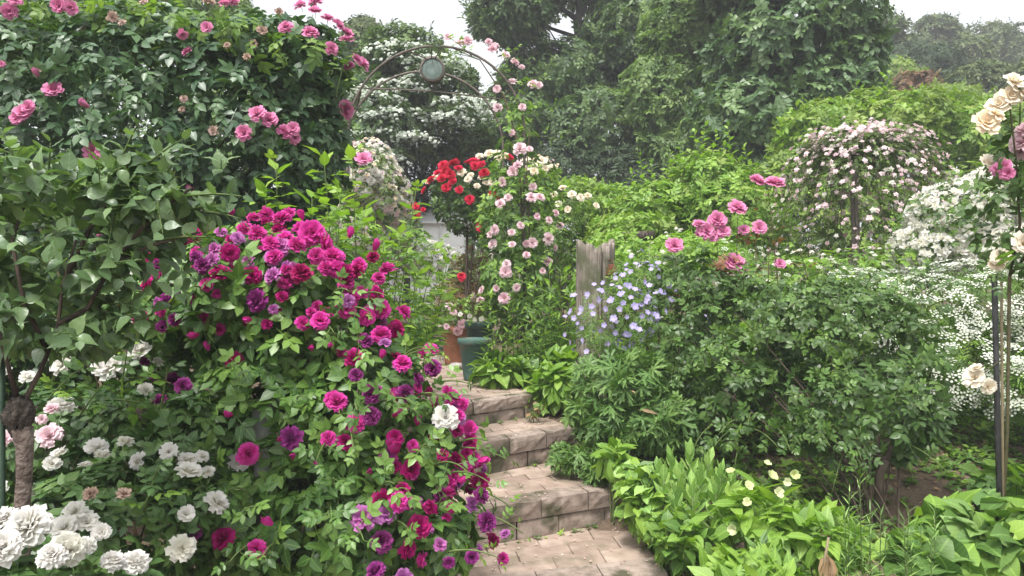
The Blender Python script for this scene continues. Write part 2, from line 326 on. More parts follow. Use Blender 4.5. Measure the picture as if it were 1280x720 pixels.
# ------------------------------------------------------------------ objects and plants
def link(name, me, parent=None, label=None, cat=None, group=None, kind=None, loc=None):
    o = bpy.data.objects.new(name, me); COL.objects.link(o)
    if parent is not None: o.parent = parent
    if label: o['label'] = label
    if cat: o['category'] = cat
    if group: o['group'] = group
    if kind: o['kind'] = kind
    if loc is not None: o.location = loc
    return o
def E(px, py, Y, rx, rz, ry):
    return (P(px, py, Y), np.array([rx * Y / F, ry, rz * Y / F]))
ALL = []
class Plant:
    def __init__(s, name, label, cat, base, group=None, kmax=300, wood=None):
        s.name, s.label, s.cat, s.group, s.kmax = name, label, cat, group, kmax
        x, y = base[0], base[1]; s.base = np.array([x, y, float(base[2]) if len(base) > 2 else float(gz(x, y)) - .01])
        s.inst = []; s.tubes = {}; s.rng = np.random.default_rng(len(ALL) * 17 + 5); s.ells = []; s.wood = wood; ALL.append(s)
    def add(s, tpl, pos, R, size, part='leaf', mass='foliage', force=False):
        pos = np.atleast_2d(pos); n = len(pos)
        if n == 0: return
        s.inst.append([tpl, pos, R.reshape(n, 3, 3), np.broadcast_to(np.asarray(size, float), (n,)).copy(), part, mass, force])
    def addv(s, tpls, pos, R, size, **kw):
        k = s.rng.integers(0, len(tpls), len(pos)); size = np.broadcast_to(np.asarray(size, float), (len(pos),))
        for i, t in enumerate(tpls): s.add(t, pos[k == i], R[k == i], size[k == i], **kw)
    def stem(s, pts, r0, r1, part='stem', mat=None, k=5, wob=0.0):
        pts = np.asarray(pts, float)
        if wob: pts = pts + s.rng.normal(0, wob, pts.shape) * np.linspace(.0, 1, len(pts))[:, None]
        s.tubes.setdefault((part, mat or s.wood), []).append(tube(pts, np.linspace(r0, r1, len(pts)), k))
    def shell(s, ells, n, lump=.14, inner=.16, core=.2, gap=None, freq=2.2, back=.55):
        rg = s.rng; nz = Noise(rg, freq); g2 = Noise(rg, freq * 2.2)
        A = np.array([(r[0] * r[1]) ** 1.6 + (r[0] * r[2]) ** 1.6 + (r[1] * r[2]) ** 1.6 for _, r in ells]) ** (1 / 1.6); A /= A.sum()
        m = int(n * 1.9); k = rg.choice(len(ells), m, p=A); C_ = np.array([c for c, _ in ells])[k]; Rr = np.array([r for _, r in ells])[k]
        d = nrm(rg.normal(0, 1, (m, 3))); f = 1 - np.abs(rg.normal(0, inner, m)); co = rg.random(m) < core; f[co] = rg.uniform(.35, .95, co.sum())
        p0 = C_ + Rr * d; f = f * (1 + lump * nz(p0)); p = C_ + Rr * d * f[:, None]; nv = nrm(d / Rr)
        ok = p[:, 2] > gz(p[:, 0], p[:, 1]) + .03; ok &= ~((nv[:, 1] > .35) & (rg.random(m) > back))
        for j, (c, r) in enumerate(ells):
            q = np.linalg.norm((p - c) / r, axis=1); ok &= ~((q < .78) & (k != j) & (rg.random(m) < .9))
        if gap is not None: ok &= g2(p) > gap
        i = np.flatnonzero(ok)[:n]; return p[i], nv[i]
    def bush(s, ells, n, tpls, size, lump=.14, inner=.16, core=.2, gap=None, freq=2.2, out=.5, tan=.8, droop=.25, upz=.7, upn=.6, jit=.3, back=.55, part='leaf', mass='foliage', var=.25):
        s.ells += ells; rg = s.rng; p, nv = s.shell(ells, n, lump, inner, core, gap, freq, back); n = len(p)
        t = rg.normal(0, 1, (n, 3)); t = nrm(t - (t * nv).sum(1, keepdims=True) * nv)
        d = nv * out + t * tan + np.array([0, 0, -droop]); up = nv * upn + np.array([0, 0, upz]) + rg.normal(0, jit, (n, 3))
        sz = size * rg.uniform(1 - var, 1 + var, n); s.addv(tpls, p - nrm(d) * sz[:, None] * .5, orient(d, up), sz, part=part, mass=mass)
        return p, nv
    def hit(s, px, py, Yd=None, ells=None):
        d = P(px, py, 1.0) - CAM; best = None
        for c, r in (ells or s.ells):
            o = (CAM - c) / r; v = d / r; a = v @ v; b = o @ v; c2 = o @ o - 1; D = b * b - a * c2
            if D <= 0: continue
            t = (-b - math.sqrt(D)) / a
            if t > 0 and (best is None or t < best[0]):
                p = CAM + d * t; best = (t, p, nrm((p - c) / r / r))
        if best is None:
            if Yd is None: Yd = min((np.abs(P(px, py, c[1]) - c).sum(), c[1]) for c, r in (ells or s.ells))[1]
            p = P(px, py, Yd); return p, nrm(np.array([(px - 640) / 640 * .3, -.8, .5]))
        return best[1], best[2]
    def blooms(s, pts, tpls, out=.02, up=.45, part='flower', size=None, tocam=.35, mass='blossom', jit=.25, Yd=None, ells=None):
        """pts: (px, py, diameter in photo pixels)"""
        rg = s.rng; pos, ax, sz = [], [], []
        for q in pts:
            p, nv = s.hit(q[0], q[1], Yd, ells); dia = q[2] * p[1] / F if size is None else size * rg.uniform(.85, 1.15)
            pos.append(p + nv * (out + rg.uniform(-.01, .02)) - 0 * nv); ax.append(nv + np.array([0, -tocam, up]) + rg.normal(0, jit, 3)); sz.append(dia)
        pos = np.array(pos); s.addv(tpls, pos, axis_frames(np.array(ax), rg), np.array(sz), part=part, mass=mass, force=True)
    def scatter(s, ells, n, tpls, size, out=1.03, up=.5, zmin=None, part='flower', mass='blossom', clump=None, freq=3.0, force=False, lump=.14, front=True, spread=.05, cl=None):
        """blossom all over a crown; clump: threshold of a noise that gathers it into clusters"""
        rg = s.rng; p, nv = s.shell(ells, n * (3 if clump is not None else 1), lump, spread, 0.0, back=.5)
        if clump is not None:
            g = Noise(rg, freq); i = np.flatnonzero(g(p) > clump)[:n]; p, nv = p[i], nv[i]
        else: p, nv = p[:n], nv[:n]
        if zmin is not None: i = nv[:, 2] > zmin; p, nv = p[i], nv[i]
        p = p + nv * .02 * out; ax = nv + np.array([0, -.15, up]) + rg.normal(0, .25, p.shape)
        s.addv(tpls, p, axis_frames(ax, rg), size * rg.uniform(.75, 1.2, len(p)), part=part, mass=mass, force=force)
    def stems(s, n, r=.012, ells=None, part='stem', reach=.75, k=5, spread=.06):
        rg = s.rng; ells = ells or s.ells
        for i in range(n):
            c, rr = ells[i % len(ells)]; d = nrm(rg.normal(0, 1, 3)); d[2] = abs(d[2]) * .8; q = c + rr * d * reach
            b = s.base + np.array([rg.uniform(-spread, spread), rg.uniform(-spread, spread), -.02]); m = b * .45 + q * .55; m[:2] = b[:2] * .7 + q[:2] * .3
            t = np.linspace(0, 1, 7)[:, None]; s.stem((1 - t) ** 2 * b + 2 * t * (1 - t) * m + t * t * q, r * rg.uniform(.7, 1.2), r * .35, part=part, k=k, wob=.006)
    def shoot(s, a, d, L, tpls, nl, size, droop=.15, r=.004, mat=None, start=.12, lean=.5, part='leaf', tipscale=.6, mass='foliage', stempart='stem'):
        rg = s.rng; a = np.asarray(a, float); d = nrm(np.asarray(d, float)); t = np.linspace(0, 1, 8)[:, None]
        pts = a + d * L * t + np.array([0, 0, -droop * L]) * t * t; s.stem(pts, r, r * .4, part=stempart, mat=mat, k=4)
        tt = np.linspace(start, 1, nl); p = a + d * L * tt[:, None] + np.array([0, 0, -droop * L]) * (tt[:, None]) ** 2
        tg = nrm(d * L + np.array([0, 0, -2 * droop * L]) * tt[:, None]); az = rg.uniform(0, 6.28) + np.arange(nl) * 2.4
        ref = nrm(np.cross(tg, np.array([.3, .2, .1]) + tg[:, ::-1])); r2 = np.cross(tg, ref)
        side = ref * np.cos(az)[:, None] + r2 * np.sin(az)[:, None]
        dd = side + tg * (lean + .8 * (tt[:, None] > .93)) + np.array([0, 0, .1]); up = tg * .8 + np.array([0, 0, .8]) + rg.normal(0, .2, (nl, 3))
        sz = size * np.interp(tt, [0, .5, 1], [1, 1, tipscale]) * rg.uniform(.8, 1.15, nl)
        s.addv(tpls, p, orient(dd, up), sz, part=part, mass=mass); return pts[-1], tg[-1]
    def mesh_part(s, name, v, tri, mat, kind=None, uv=None, smooth=True, label=None):
        return None
ZB = {}
def project(p):
    y = np.maximum(p[:, 1], .05); return 640 + p[:, 0] / y * F, 360 - (p[:, 2] - 1.5) / y * F, y
def finish_all():
    gw, gh = 1280 // 5 + 1, 720 // 5 + 1; zb = np.full((gh, gw), 1e9)
    for s in ALL:
        for tpl, pos, R, size, part, mass, force in s.inst:
            c = pos + R[:, :, 1] * size[:, None] * .4 if part != 'flower' else pos
            x, y, z = project(c); r = size * F / z * .22
            for k in range(9):
                xx = ((x + (k % 3 - 1) * r) // 5).astype(int); yy = ((y + (k // 3 - 1) * r) // 5).astype(int)
                ok = (xx >= 0) & (xx < gw) & (yy >= 0) & (yy < gh); np.minimum.at(zb, (yy[ok], xx[ok]), z[ok])
    tot = 0; ns = 0
    for s in ALL:
        root = link(s.name, None, None, s.label, s.cat, s.group, None, s.base); root.empty_display_size = .1
        masses = {}; cand = {}
        for gi, (tpl, pos, R, size, part, mass, force) in enumerate(s.inst):
            c = pos + R[:, :, 1] * size[:, None] * .4 if part != 'flower' else pos
            x, y, z = project(c); px = size * F / z
            xx = np.clip((x // 5).astype(int), 0, gw - 1); yy = np.clip((y // 5).astype(int), 0, gh - 1)
            vis = (x > -15) & (x < 1295) & (y > -15) & (y < 735) & (z < zb[yy, xx] + .10) & (px > {'leaf': 13, 'flower': 8.5}.get(part, 24))
            if force: vis = np.ones(len(pos), bool)
            idx = np.flatnonzero(vis); cand.setdefault(part, []).append((gi, idx, px[idx]))
        chosen = {}
        for part, lst in cand.items():
            allpx = np.concatenate([q[2] for q in lst]); thr = -1
            if len(allpx) > s.kmax: thr = np.sort(allpx)[-s.kmax]
            left = s.kmax
            for gi, idx, px in lst:
                i = idx[px >= thr][:left]; left -= len(i); chosen[gi] = i
        for gi, (tpl, pos, R, size, part, mass, force) in enumerate(s.inst):
            ch = chosen.get(gi, np.zeros(0, int)); M = np.zeros((len(ch), 4, 4)); M[:, 3, 3] = 1
            if len(ch):
                me = tpl.mesh(part); M[:, :3, :3] = R[ch] * size[ch][:, None, None]; M[:, :3, 3] = pos[ch] - s.base
                for m in M:
                    o = bpy.data.objects.new(part, me); COL.objects.link(o); o.parent = root; o.matrix_basis = Matrix(m.tolist())
                ns += len(ch)
            rest = np.ones(len(pos), bool); rest[ch] = False
            if rest.any():
                n = rest.sum(); nv = len(tpl.v); V = np.einsum('nij,vj->nvi', R[rest] * size[rest][:, None, None], tpl.v) + (pos[rest] - s.base)[:, None]
                tri = (tpl.tri[None] + (np.arange(n) * nv)[:, None, None]).reshape(-1, 3); rv = np.repeat(s.rng.random(n), nv)
                masses.setdefault(mass, []).append((V.reshape(-1, 3), tri, tpl.mats, np.tile(tpl.mi, n), np.tile(tpl.uv[tpl.tri.ravel()], (n, 1)), rv))
        for mass, lst in masses.items():
            mats = []; vs, ts, ms, us, rs, o = [], [], [], [], [], 0
            for V, tri, mt, mi, uv, rv in lst:
                ix = []
                for m in mt:
                    if m not in mats: mats.append(m)
                    ix.append(mats.index(m))
                vs.append(V); ts.append(tri + o); ms.append(np.array(ix)[mi]); us.append(uv); rs.append(rv); o += len(V)
            T = np.concatenate(ts); tot += len(T)
            link(mass, make_mesh(mass, np.concatenate(vs), T, mats, np.concatenate(ms), np.concatenate(us), np.concatenate(rs)), root, kind='stuff')
        for (part, mat), lst in s.tubes.items():
            vs, ts, o = [], [], 0
            for v, t in lst: vs.append(v - s.base); ts.append(t + o); o += len(v)
            T = np.concatenate(ts); tot += len(T)
            link(part, make_mesh(part, np.concatenate(vs), T, [mat]), root, kind='stuff' if part in ('stem', 'twig') and len(lst) > 1 else None)
        s.root = root
        for fn in getattr(s, 'post', []): fn(root)
    print('PLANTS', len(ALL), 'merged triangles', tot, 'single pieces', ns)
def lathe(prof, k=24, jit=0, rng=None):
    prof = np.array(prof, float); n = len(prof); a = np.arange(k) / k * 2 * np.pi
    v = np.stack([prof[:, 0, None] * np.cos(a), prof[:, 0, None] * np.sin(a), np.broadcast_to(prof[:, 1, None], (n, k))], -1).reshape(-1, 3)
    i, j = np.meshgrid(np.arange(n - 1), np.arange(k), indexing='ij'); j2 = (j + 1) % k
    A, B, C_, D = i * k + j, i * k + j2, (i + 1) * k + j2, (i + 1) * k + j
    tri = np.concatenate([np.stack([A, B, C_], -1).reshape(-1, 3), np.stack([A, C_, D], -1).reshape(-1, 3)])
    return v, tri
def box(c, s):
    v = np.array([[x, y, z] for z in (-.5, .5) for y in (-.5, .5) for x in (-.5, .5)]) * np.array(s) + np.array(c)
    q = [(0, 2, 3, 1), (4, 5, 7, 6), (0, 1, 5, 4), (2, 6, 7, 3), (0, 4, 6, 2), (1, 3, 7, 5)]
    return v, np.array([t for a, b, c_, d in q for t in ((a, b, c_), (a, c_, d))])
def join(parts):
    vs, ts, o = [], [], 0
    for v, t in parts: vs.append(v); ts.append(np.asarray(t) + o); o += len(v)
    return np.concatenate(vs), np.concatenate(ts)
def part(name, geo, mat, parent=None, smooth=False, **kw):
    v, t = geo; return link(name, make_mesh(name, v, t, [mat], smooth=smooth), parent, **kw)
# ------------------------------------------------------------------ setting: ground, steps, path
M = {}
k = NT('soil'); n1 = k.noise(3.2, 8); n2 = k.noise(55, 5)
col = k.ramp(n1, [(.3, (.075, .05, .032)), (.5, (.13, .09, .06)), (.7, (.2, .145, .1))])
col = k.mix(k.ramp(n2, [(.5, (0, 0, 0)), (.68, (.8, .8, .8))]), col, (.06, .042, .026))
b = k.n('ShaderNodeBsdfPrincipled', i_Roughness=.95); k.l(col, b.inputs['Base Color'])
bp = k.n('ShaderNodeBump', i_Strength=.8, i_Distance=.02); k.l(n2, bp.inputs['Height']); k.l(bp.outputs[0], b.inputs['Normal']); k.l(b.outputs[0], k.out.inputs[0]); M['soil'] = k.m
M['paver'] = solid('sandy_paver', [(.25, .185, .145), (.345, .262, .21), (.43, .335, .275)], 11, .9, .45, 60, dist=.006, blotch=((.22, .175, .13), 7.0))
M['block'] = solid('step_stone', [(.18, .137, .112), (.28, .22, .182), (.37, .3, .255)], 20, .92, .5, 70, dist=.005, blotch=((.08, .075, .045), 7.0))
M['mortar'] = solid('mortar', [(.28, .22, .175), (.42, .34, .28)], 14, .95, .5, 70)
M['bark'] = solid('bark', [(.035, .024, .018), (.085, .06, .045), (.14, .11, .09)], 26, .9, .9, 60, stretch=(1, 1, .3))
M['bark_grey'] = solid('grey_bark', [(.07, .05, .04), (.16, .125, .105), (.25, .21, .18)], 30, .92, 1.0, 90, dist=.012)
M['stem'] = solid('green_stem', [(.06, .1, .025), (.12, .17, .05)], 12, .6, .2)
M['cane'] = solid('rose_cane', [(.05, .055, .022), (.1, .085, .04), (.12, .07, .045)], 12, .7, .3)
M['redcane'] = solid('red_brown_cane', [(.07, .04, .025), (.12, .075, .045)], 12, .7, .3)
M['trunk'] = solid('tree_trunk', [(.02, .019, .017), (.05, .045, .04), (.09, .08, .07)], 10, .95, .8, 30, stretch=(1, 1, .25))
xs = np.concatenate([np.linspace(-160, -12, 22), np.linspace(-11, 11, 150), np.linspace(12, 160, 22)])
ys = np.concatenate([np.linspace(-30, -1, 8), np.linspace(-.6, 9, 120), np.linspace(9.5, 20, 24), np.linspace(22, 220, 30)])
X, Yg = np.meshgrid(xs, ys); Zg = gz(X, Yg); rg0 = np.random.default_rng(3)
Zg = Zg + rg0.normal(0, .006, Zg.shape) * ((Yg < 9) & (np.abs(X) < 11))
nx, ny = len(xs), len(ys); i, j = np.meshgrid(np.arange(ny - 1), np.arange(nx - 1), indexing='ij'); q = i * nx + j
tri = np.concatenate([np.stack([q, q + 1, q + nx + 1], -1).reshape(-1, 3), np.stack([q, q + nx + 1, q + nx], -1).reshape(-1, 3)])
part('ground', (np.stack([X, Yg, Zg], -1).reshape(-1, 3), tri), M['soil'], smooth=True, kind='structure')

rgs = np.random.default_rng(11)
def slab(quad, z0, z1, ch=.006, jit=.002):
    """four corners (counter-clockwise, xy) as a stone with chamfered top edges"""
    q = np.array(quad, float); c = q.mean(0); ins = c + (q - c) * (1 - ch * 2.2 / max(.05, np.linalg.norm(q - c, axis=1).mean()))
    zt = z1 + rgs.normal(0, jit, 4)
    v = np.concatenate([np.c_[q, np.full(4, z0)], np.c_[q, zt - ch], np.c_[ins, zt]])
    t = []
    for a in (0, 4):
        for e in range(4):
            f = (e + 1) % 4; t += [(a + e, a + f, a + 4 + f), (a + e, a + 4 + f, a + 4 + e)]
    t += [(8, 9, 10), (8, 10, 11)]; return v, np.array(t)
def bil(Q, u, v_):   # Q: front-left, front-right, back-right, back-left
    Q = np.array(Q, float); return (1 - u) * (1 - v_) * Q[0] + u * (1 - v_) * Q[1] + u * v_ * Q[2] + (1 - u) * v_ * Q[3]
def line(A, B, ext0, ext1):
    A = np.array(A, float); B = np.array(B, float); d = (B - A) / np.linalg.norm(B - A); return A - d * ext0, B + d * ext1
S1 = line((0.0, 3.37), (.53, 3.65), .62, .05); S2 = line((-.13, 3.90), (.33, 4.27), .60, .05); S3 = line((-.2, 4.37), (.1, 4.65), .6, .12)
PE = (np.array([-1.35, 7.9]), np.array([-.40, 8.0]))
S0 = (np.array([-.45, 2.78]), np.array([.63, 3.0]))
LV = [.35, .52, .69, .83]
zones = [(S0, S1, LV[0]), (S1, S2, LV[1]), (S2, S3, LV[2]), (S3, PE, LV[3])]
beds = []
for (a, b_), (c, d), z in zones:
    Q0 = np.array([a, b_, d, c]); m = Q0.mean(0); Q = m + (Q0 - m) * .985; sh_ = .07 / np.linalg.norm(c - a); Q[0] = bil(Q0, .01, sh_); Q[1] = bil(Q0, .99, sh_)
    beds.append(slab(Q, z - .45, z - .014, .004, 0))
steps = part('garden_steps', join(beds), M['mortar'], kind='structure')
ORG = np.zeros(3)
def rough_block(quad, z0, z1, dep=.0022, nx=7, nz=4):
    q = np.array(quad, float); a, b_, c, d = q; fr = []
    nn = np.array([(b_ - a)[1], -(b_ - a)[0]]); nn /= np.linalg.norm(nn)
    for iz in range(nz):
        for ix in range(nx):
            u = ix / (nx - 1); w_ = iz / (nz - 1); xy = a + (b_ - a) * u; e = (ix in (0, nx - 1)) or (iz in (0, nz - 1))
            off = -.004 if e else rgs.normal(0, dep); zz = z0 + (z1 - z0) * w_ + (0 if iz in (0, nz - 1) and iz == 0 else rgs.normal(0, .002)) - (.004 if iz == nz - 1 else 0)
            fr.append((*(xy + nn * off), zz))
    ins = .006; top = [(*(a + (b_ - a) * (ix / (nx - 1)) - nn * (ins + abs(rgs.normal(0, .004)))), z1 + rgs.normal(0, .0012)) for ix in range(nx)]
    bk = [(*d, z1), (*c, z1), (*d, z0), (*c, z0)]
    v = np.array(fr + top + bk); t = []; T0 = nx * nz; K = T0 + nx
    for iz in range(nz - 1):
        for ix in range(nx - 1):
            p_ = iz * nx + ix; t += [(p_, p_ + 1, p_ + nx + 1), (p_, p_ + nx + 1, p_ + nx)]
    for ix in range(nx - 1):
        p_ = (nz - 1) * nx + ix; t += [(p_, p_ + 1, T0 + ix + 1), (p_, T0 + ix + 1, T0 + ix)]
        t.append((T0 + ix, T0 + ix + 1, K if ix < nx // 2 else K + 1))
    t.append((T0 + nx // 2, K + 1, K)); L_, R_ = [iz * nx for iz in range(nz)] + [T0], [iz * nx + nx - 1 for iz in range(nz)] + [T0 + nx - 1]
    for A_, B_ in zip(L_[:-1], L_[1:]): t.append((A_, B_, K + 2))
    t.append((L_[-1], K, K + 2))
    for A_, B_ in zip(R_[:-1], R_[1:]): t.append((B_, A_, K + 3))
    t.append((K + 1, R_[-1], K + 3)); return v, np.array(t)
def stone(name, quad, z0, z1, mat, ch=.006, jit=.0025):
    v, t = slab(quad, z0, z1, ch, jit); part(name, (v, t), mat, steps)
for zi, ((a, b_), (c, d), z) in enumerate(zones):
    Q = np.array([a, b_, d, c]); W_ = np.linalg.norm(b_ - a); D = (np.linalg.norm(c - a) + np.linalg.norm(d - b_)) / 2
    edge = .13 / D                                   # depth of the row of edging blocks
    v0 = edge if zi < 4 else 0
    nr = max(2, round(D * (1 - v0) / .115)); nc = max(3, round(W_ / .215)); g = .0018
    for r in range(nr):
        va = v0 + (1 - v0) * r / nr + g / D; vb = v0 + (1 - v0) * (r + 1) / nr - g / D
        if zi < 3 and r == nr - 1: vb += .03
        cuts = [0] + [(q_ + (.5 if r % 2 else 0) + rgs.uniform(-.08, .08)) / nc for q_ in range(0 if r % 2 else 1, nc)] + [1]
        for ua, ub in zip(cuts[:-1], cuts[1:]):
            if ub - ua < .06: continue
            jj = rgs.normal(0, .0012, (4, 2))
            stone('paver', np.array([bil(Q, ua + g / W_, va), bil(Q, ub - g / W_, va), bil(Q, ub - g / W_, vb), bil(Q, ua + g / W_, vb)]) + jj, z - .05, z + rgs.normal(0, .0012), M['paver'], .003, .0012)
    # two courses of blocks in the riser in front of this zone
    zlow = LV[zi - 1] if zi else .18
    h = (z - zlow); nb = max(4, round(W_ / .255)); out_d = np.array([(b_ - a)[1], -(b_ - a)[0]]) / W_
    for course in range(2):
        za, zb_ = (zlow - .03, zlow + h * .49) if course == 0 else (zlow + h * .49 + .004, z + .003)
        off = .5 if course == 0 else 0
        cuts = sorted(set([0.0, 1.0] + [min(1, max(0, (q_ + off + rgs.uniform(-.1, .1)) / nb)) for q_ in range(1 - int(off), nb)]))
        for ua, ub in zip(cuts[:-1], cuts[1:]):
            if ub - ua < .05: continue
            f = rgs.normal(0, .004) - (.012 if course == 0 else 0)
            q4 = [a + (b_ - a) * (ua + .0025 / W_) + out_d * f, a + (b_ - a) * (ub - .0025 / W_) + out_d * (f + rgs.normal(0, .003)), bil(Q, ub - .0025 / W_, edge), bil(Q, ua + .0025 / W_, edge)]
            part('step_block', rough_block(q4, za, zb_), M['block'], steps)

# ------------------------------------------------------------------ leaf and petal materials
L = {}
L['hedge'] = leafmat('hedge_rose_leaf', [(.032, .074, .042), (.052, .106, .056), (.08, .145, .07)], .4, .22, .3, 7, .5, 0, (1.22, 1.2, 1.0))
L['hedge_top'] = leafmat('hedge_rose_young_leaf', [(.06, .13, .04), (.1, .19, .06), (.15, .24, .08)], .5, .32)
L['shrub'] = leafmat('broad_shrub_leaf', [(.055, .105, .055), (.085, .15, .08), (.12, .195, .105), (.15, .235, .115)], .36, .32, .13, 5, .6, .06, (1.25, 1.2, .95))
L['mag'] = leafmat('magenta_rose_leaf', [(.03, .08, .026), (.05, .118, .038), (.078, .165, .05), (.125, .23, .066)], .4, .22, .3)
L['white'] = leafmat('white_rose_leaf', [(.03, .075, .035), (.05, .11, .045), (.08, .15, .055)], .4, .22, .3)
L['lime'] = leafmat('lime_shoot_leaf', [(.12, .22, .045), (.17, .29, .06), (.24, .36, .085)], .5, .36, .25, warm=(1.25, 1.2, .9))
L['fresh'] = leafmat('fresh_green_leaf', [(.09, .19, .04), (.14, .26, .06), (.2, .33, .085)], .5, .34, .3)
L['mid'] = leafmat('mid_green_leaf', [(.045, .105, .03), (.07, .15, .042), (.11, .2, .06)], .48, .27)
L['bigrose'] = leafmat('bush_rose_leaf', [(.028, .066, .024), (.046, .1, .034), (.078, .145, .048)], .42, .22, .3)
L['crane'] = leafmat('cranesbill_leaf', [(.05, .12, .045), (.08, .165, .06), (.12, .21, .085)], .55, .25, .4)
L['sedum'] = leafmat('stonecrop_leaf', [(.13, .25, .1), (.18, .32, .13), (.25, .39, .17)], .5, .22, .35, 3)
L['dogwood'] = leafmat('dogwood_leaf', [(.045, .085, .05), (.07, .12, .065), (.1, .16, .085)], .5, .25, 0)
L['tree'] = leafmat('tree_leaf', [(.045, .088, .052), (.072, .13, .07), (.11, .18, .088)], .5, .25, 0)
L['treelight'] = leafmat('light_tree_leaf', [(.075, .14, .065), (.105, .185, .08), (.145, .23, .1)], .5, .3, 0)
L['hazel'] = leafmat('hazel_leaf', [(.045, .095, .06), (.07, .135, .078), (.11, .185, .1)], .42, .22, .2)
L['far'] = leafmat('far_tree_leaf', [(.035, .065, .035), (.06, .095, .045), (.09, .125, .055)], .6, .2, 0)
L['farlime'] = leafmat('far_light_leaf', [(.11, .19, .055), (.15, .24, .07), (.2, .28, .09)], .6, .3, 0)
L['dark'] = leafmat('undergrowth_leaf', [(.02, .042, .024), (.032, .06, .032)], .6, .15, 0)
L['purple'] = leafmat('bronze_leaf', [(.09, .05, .035), (.14, .07, .04), (.11, .12, .04)], .5, .25)
L['redleaf'] = leafmat('copper_young_leaf', [(.22, .07, .035), (.25, .13, .05), (.17, .055, .04)], .5, .3, warm=(1, 1, 1))
L['dry'] = leafmat('dry_leaf', [(.3, .17, .08), (.38, .25, .14), (.24, .17, .1)], .8, .2, .2, warm=(1, 1, 1))
L['ramb'] = leafmat('rambler_leaf', [(.045, .085, .03), (.07, .12, .04), (.1, .16, .055)], .5, .25, 0)
G = M['stem']
PT = {}
PT['mag'] = petalmat('magenta_petal', [(.58, .014, .24), (.74, .03, .38), (.48, .01, .17), (.68, .02, .3)], .34, edge=(.82, .12, .52))
PT['crim'] = petalmat('crimson_petal', [(.42, .01, .15), (.52, .015, .22), (.34, .008, .1)], .28)
PT['purp'] = petalmat('dark_purple_petal', [(.16, .007, .08), (.24, .014, .15), (.32, .03, .24)], .25, edge=(.42, .08, .34))
PT['mauve'] = petalmat('mauve_petal', [(.4, .06, .34), (.5, .14, .46), (.46, .05, .3)], .3, edge=(.62, .3, .58))
PT['pink'] = petalmat('pink_petal', [(.62, .13, .32), (.72, .22, .42), (.56, .09, .27)], .3, edge=(.8, .4, .58))
PT['blush'] = petalmat('blush_petal', [(.78, .52, .58), (.84, .64, .67), (.74, .42, .5)], .3, edge=(.88, .74, .76))
PT['palepink'] = petalmat('pale_pink_petal', [(.78, .58, .6), (.84, .72, .72), (.72, .5, .54)], .25)
PT['white'] = petalmat('white_petal', [(.84, .84, .79), (.87, .86, .83), (.82, .82, .73)], .52, heart=(.8, .78, .5))
PT['cream'] = petalmat('cream_petal', [(.88, .8, .64), (.9, .85, .73), (.88, .76, .57)], .28, heart=(.85, .66, .32))
PT['red'] = petalmat('red_petal', [(.6, .012, .045), (.7, .03, .09), (.5, .008, .03)], .25)
PT['lav'] = petalmat('lavender_petal', [(.37, .32, .63), (.44, .39, .69), (.48, .42, .66)], .3, heart=(.6, .54, .7))
PT['faded'] = petalmat('faded_petal', [(.46, .33, .26), (.56, .42, .36), (.4, .28, .2)], .2)
PT['hell'] = petalmat('hellebore_petal', [(.5, .6, .24), (.62, .68, .34), (.72, .74, .46)], .3)
PT['bract'] = petalmat('dogwood_bract', [(.6, .66, .56), (.72, .76, .68), (.48, .57, .44)], .25)
PT['yellow'] = petalmat('stamen', [(.7, .45, .08)], .1)
RL = lambda m, n=5, lo=False: [rose_leaf(L[m], n, lo, s) for s in range(3)]
T = {}
T['hedge'] = RL('hedge'); T['hedge_top'] = RL('hedge_top'); T['mag'] = RL('mag'); T['white'] = RL('white'); T['bigrose'] = RL('bigrose'); T['mid'] = RL('mid'); T['fresh'] = RL('fresh')
T['midlo'] = RL('mid', 5, True); T['freshlo'] = RL('fresh', 5, True); T['whitelo'] = RL('white', 5, True); T['ramblo'] = RL('ramb', 5, True); T['limerose'] = [rose_leaf(L['lime'], 5, False, 4), rose_leaf(L['lime'], 3, False, 5)]
T['redleaf'] = [rose_leaf(L['redleaf'], 5, True, 1), rose_leaf(L['redleaf'], 3, True, 2)]
T['shrub'] = [simple_leaf(L['shrub'], [(.06, .13), (.2, .27), (.36, .33), (.54, .3), (.72, .19), (.87, .07)], f, c, wv) for f, c, wv in ((.22, -.3, .012), (.12, -.15, -.018), (.32, -.45, .015), (.05, .1, .02))]
T['lime'] = [simple_leaf(L['lime'], [(.2, .2), (.45, .27), (.75, .15)], f, c, wv) for f, c, wv in ((.2, -.3, .02), (.1, -.12, -.03))]
mg = lambda m, wh, n=3, **kw: [rose([PT[m], G, PT['yellow']], wh, s * 7 + 1, **kw) for s in range(n)]
B = {}
B['mag'] = mg('mag', W_BALL, ruff=.06); B['crim'] = mg('crim', W_BALL, ruff=.06); B['purp'] = mg('purp', W_BALL, ruff=.07); B['mauve'] = mg('mauve', W_ROSETTE, ruff=.07)
B['pink'] = mg('pink', W_LOOSE, ruff=.05) + mg('pink', W_ROSETTE, 2); B['white'] = mg('white', W_LOOSE, ruff=.05) + mg('white', W_ROSETTE, 2)
B['blush'] = mg('blush', W_ROSETTE) + mg('blush', W_LOOSE, 1); B['red'] = mg('red', W_LOOSE, ruff=.04); B['cream'] = mg('cream', W_OPEN, 3, ruff=.05, stamens=True)
B['creamsm'] = mg('cream', W_LOOSE, 2); B['bud'] = mg('mag', W_BUD, 1); B['pinkbud'] = mg('pink', W_BUD, 1); B['faded'] = mg('faded', W_LOOSE, 2, ruff=.14)
B['hell'] = mg('hell', [(5, .05, .5, .5, 35, 70)], 2, stamens=True)
B['lav'] = [five([PT['lav'], G], s) for s in range(3)]
B['wtiny'] = [tiny(PT['white'], s) for s in range(3)]; B['ptiny'] = [tiny(PT['palepink'], s) for s in range(3)] ; B['ctiny'] = [tiny(PT['cream'], s) for s in range(2)]
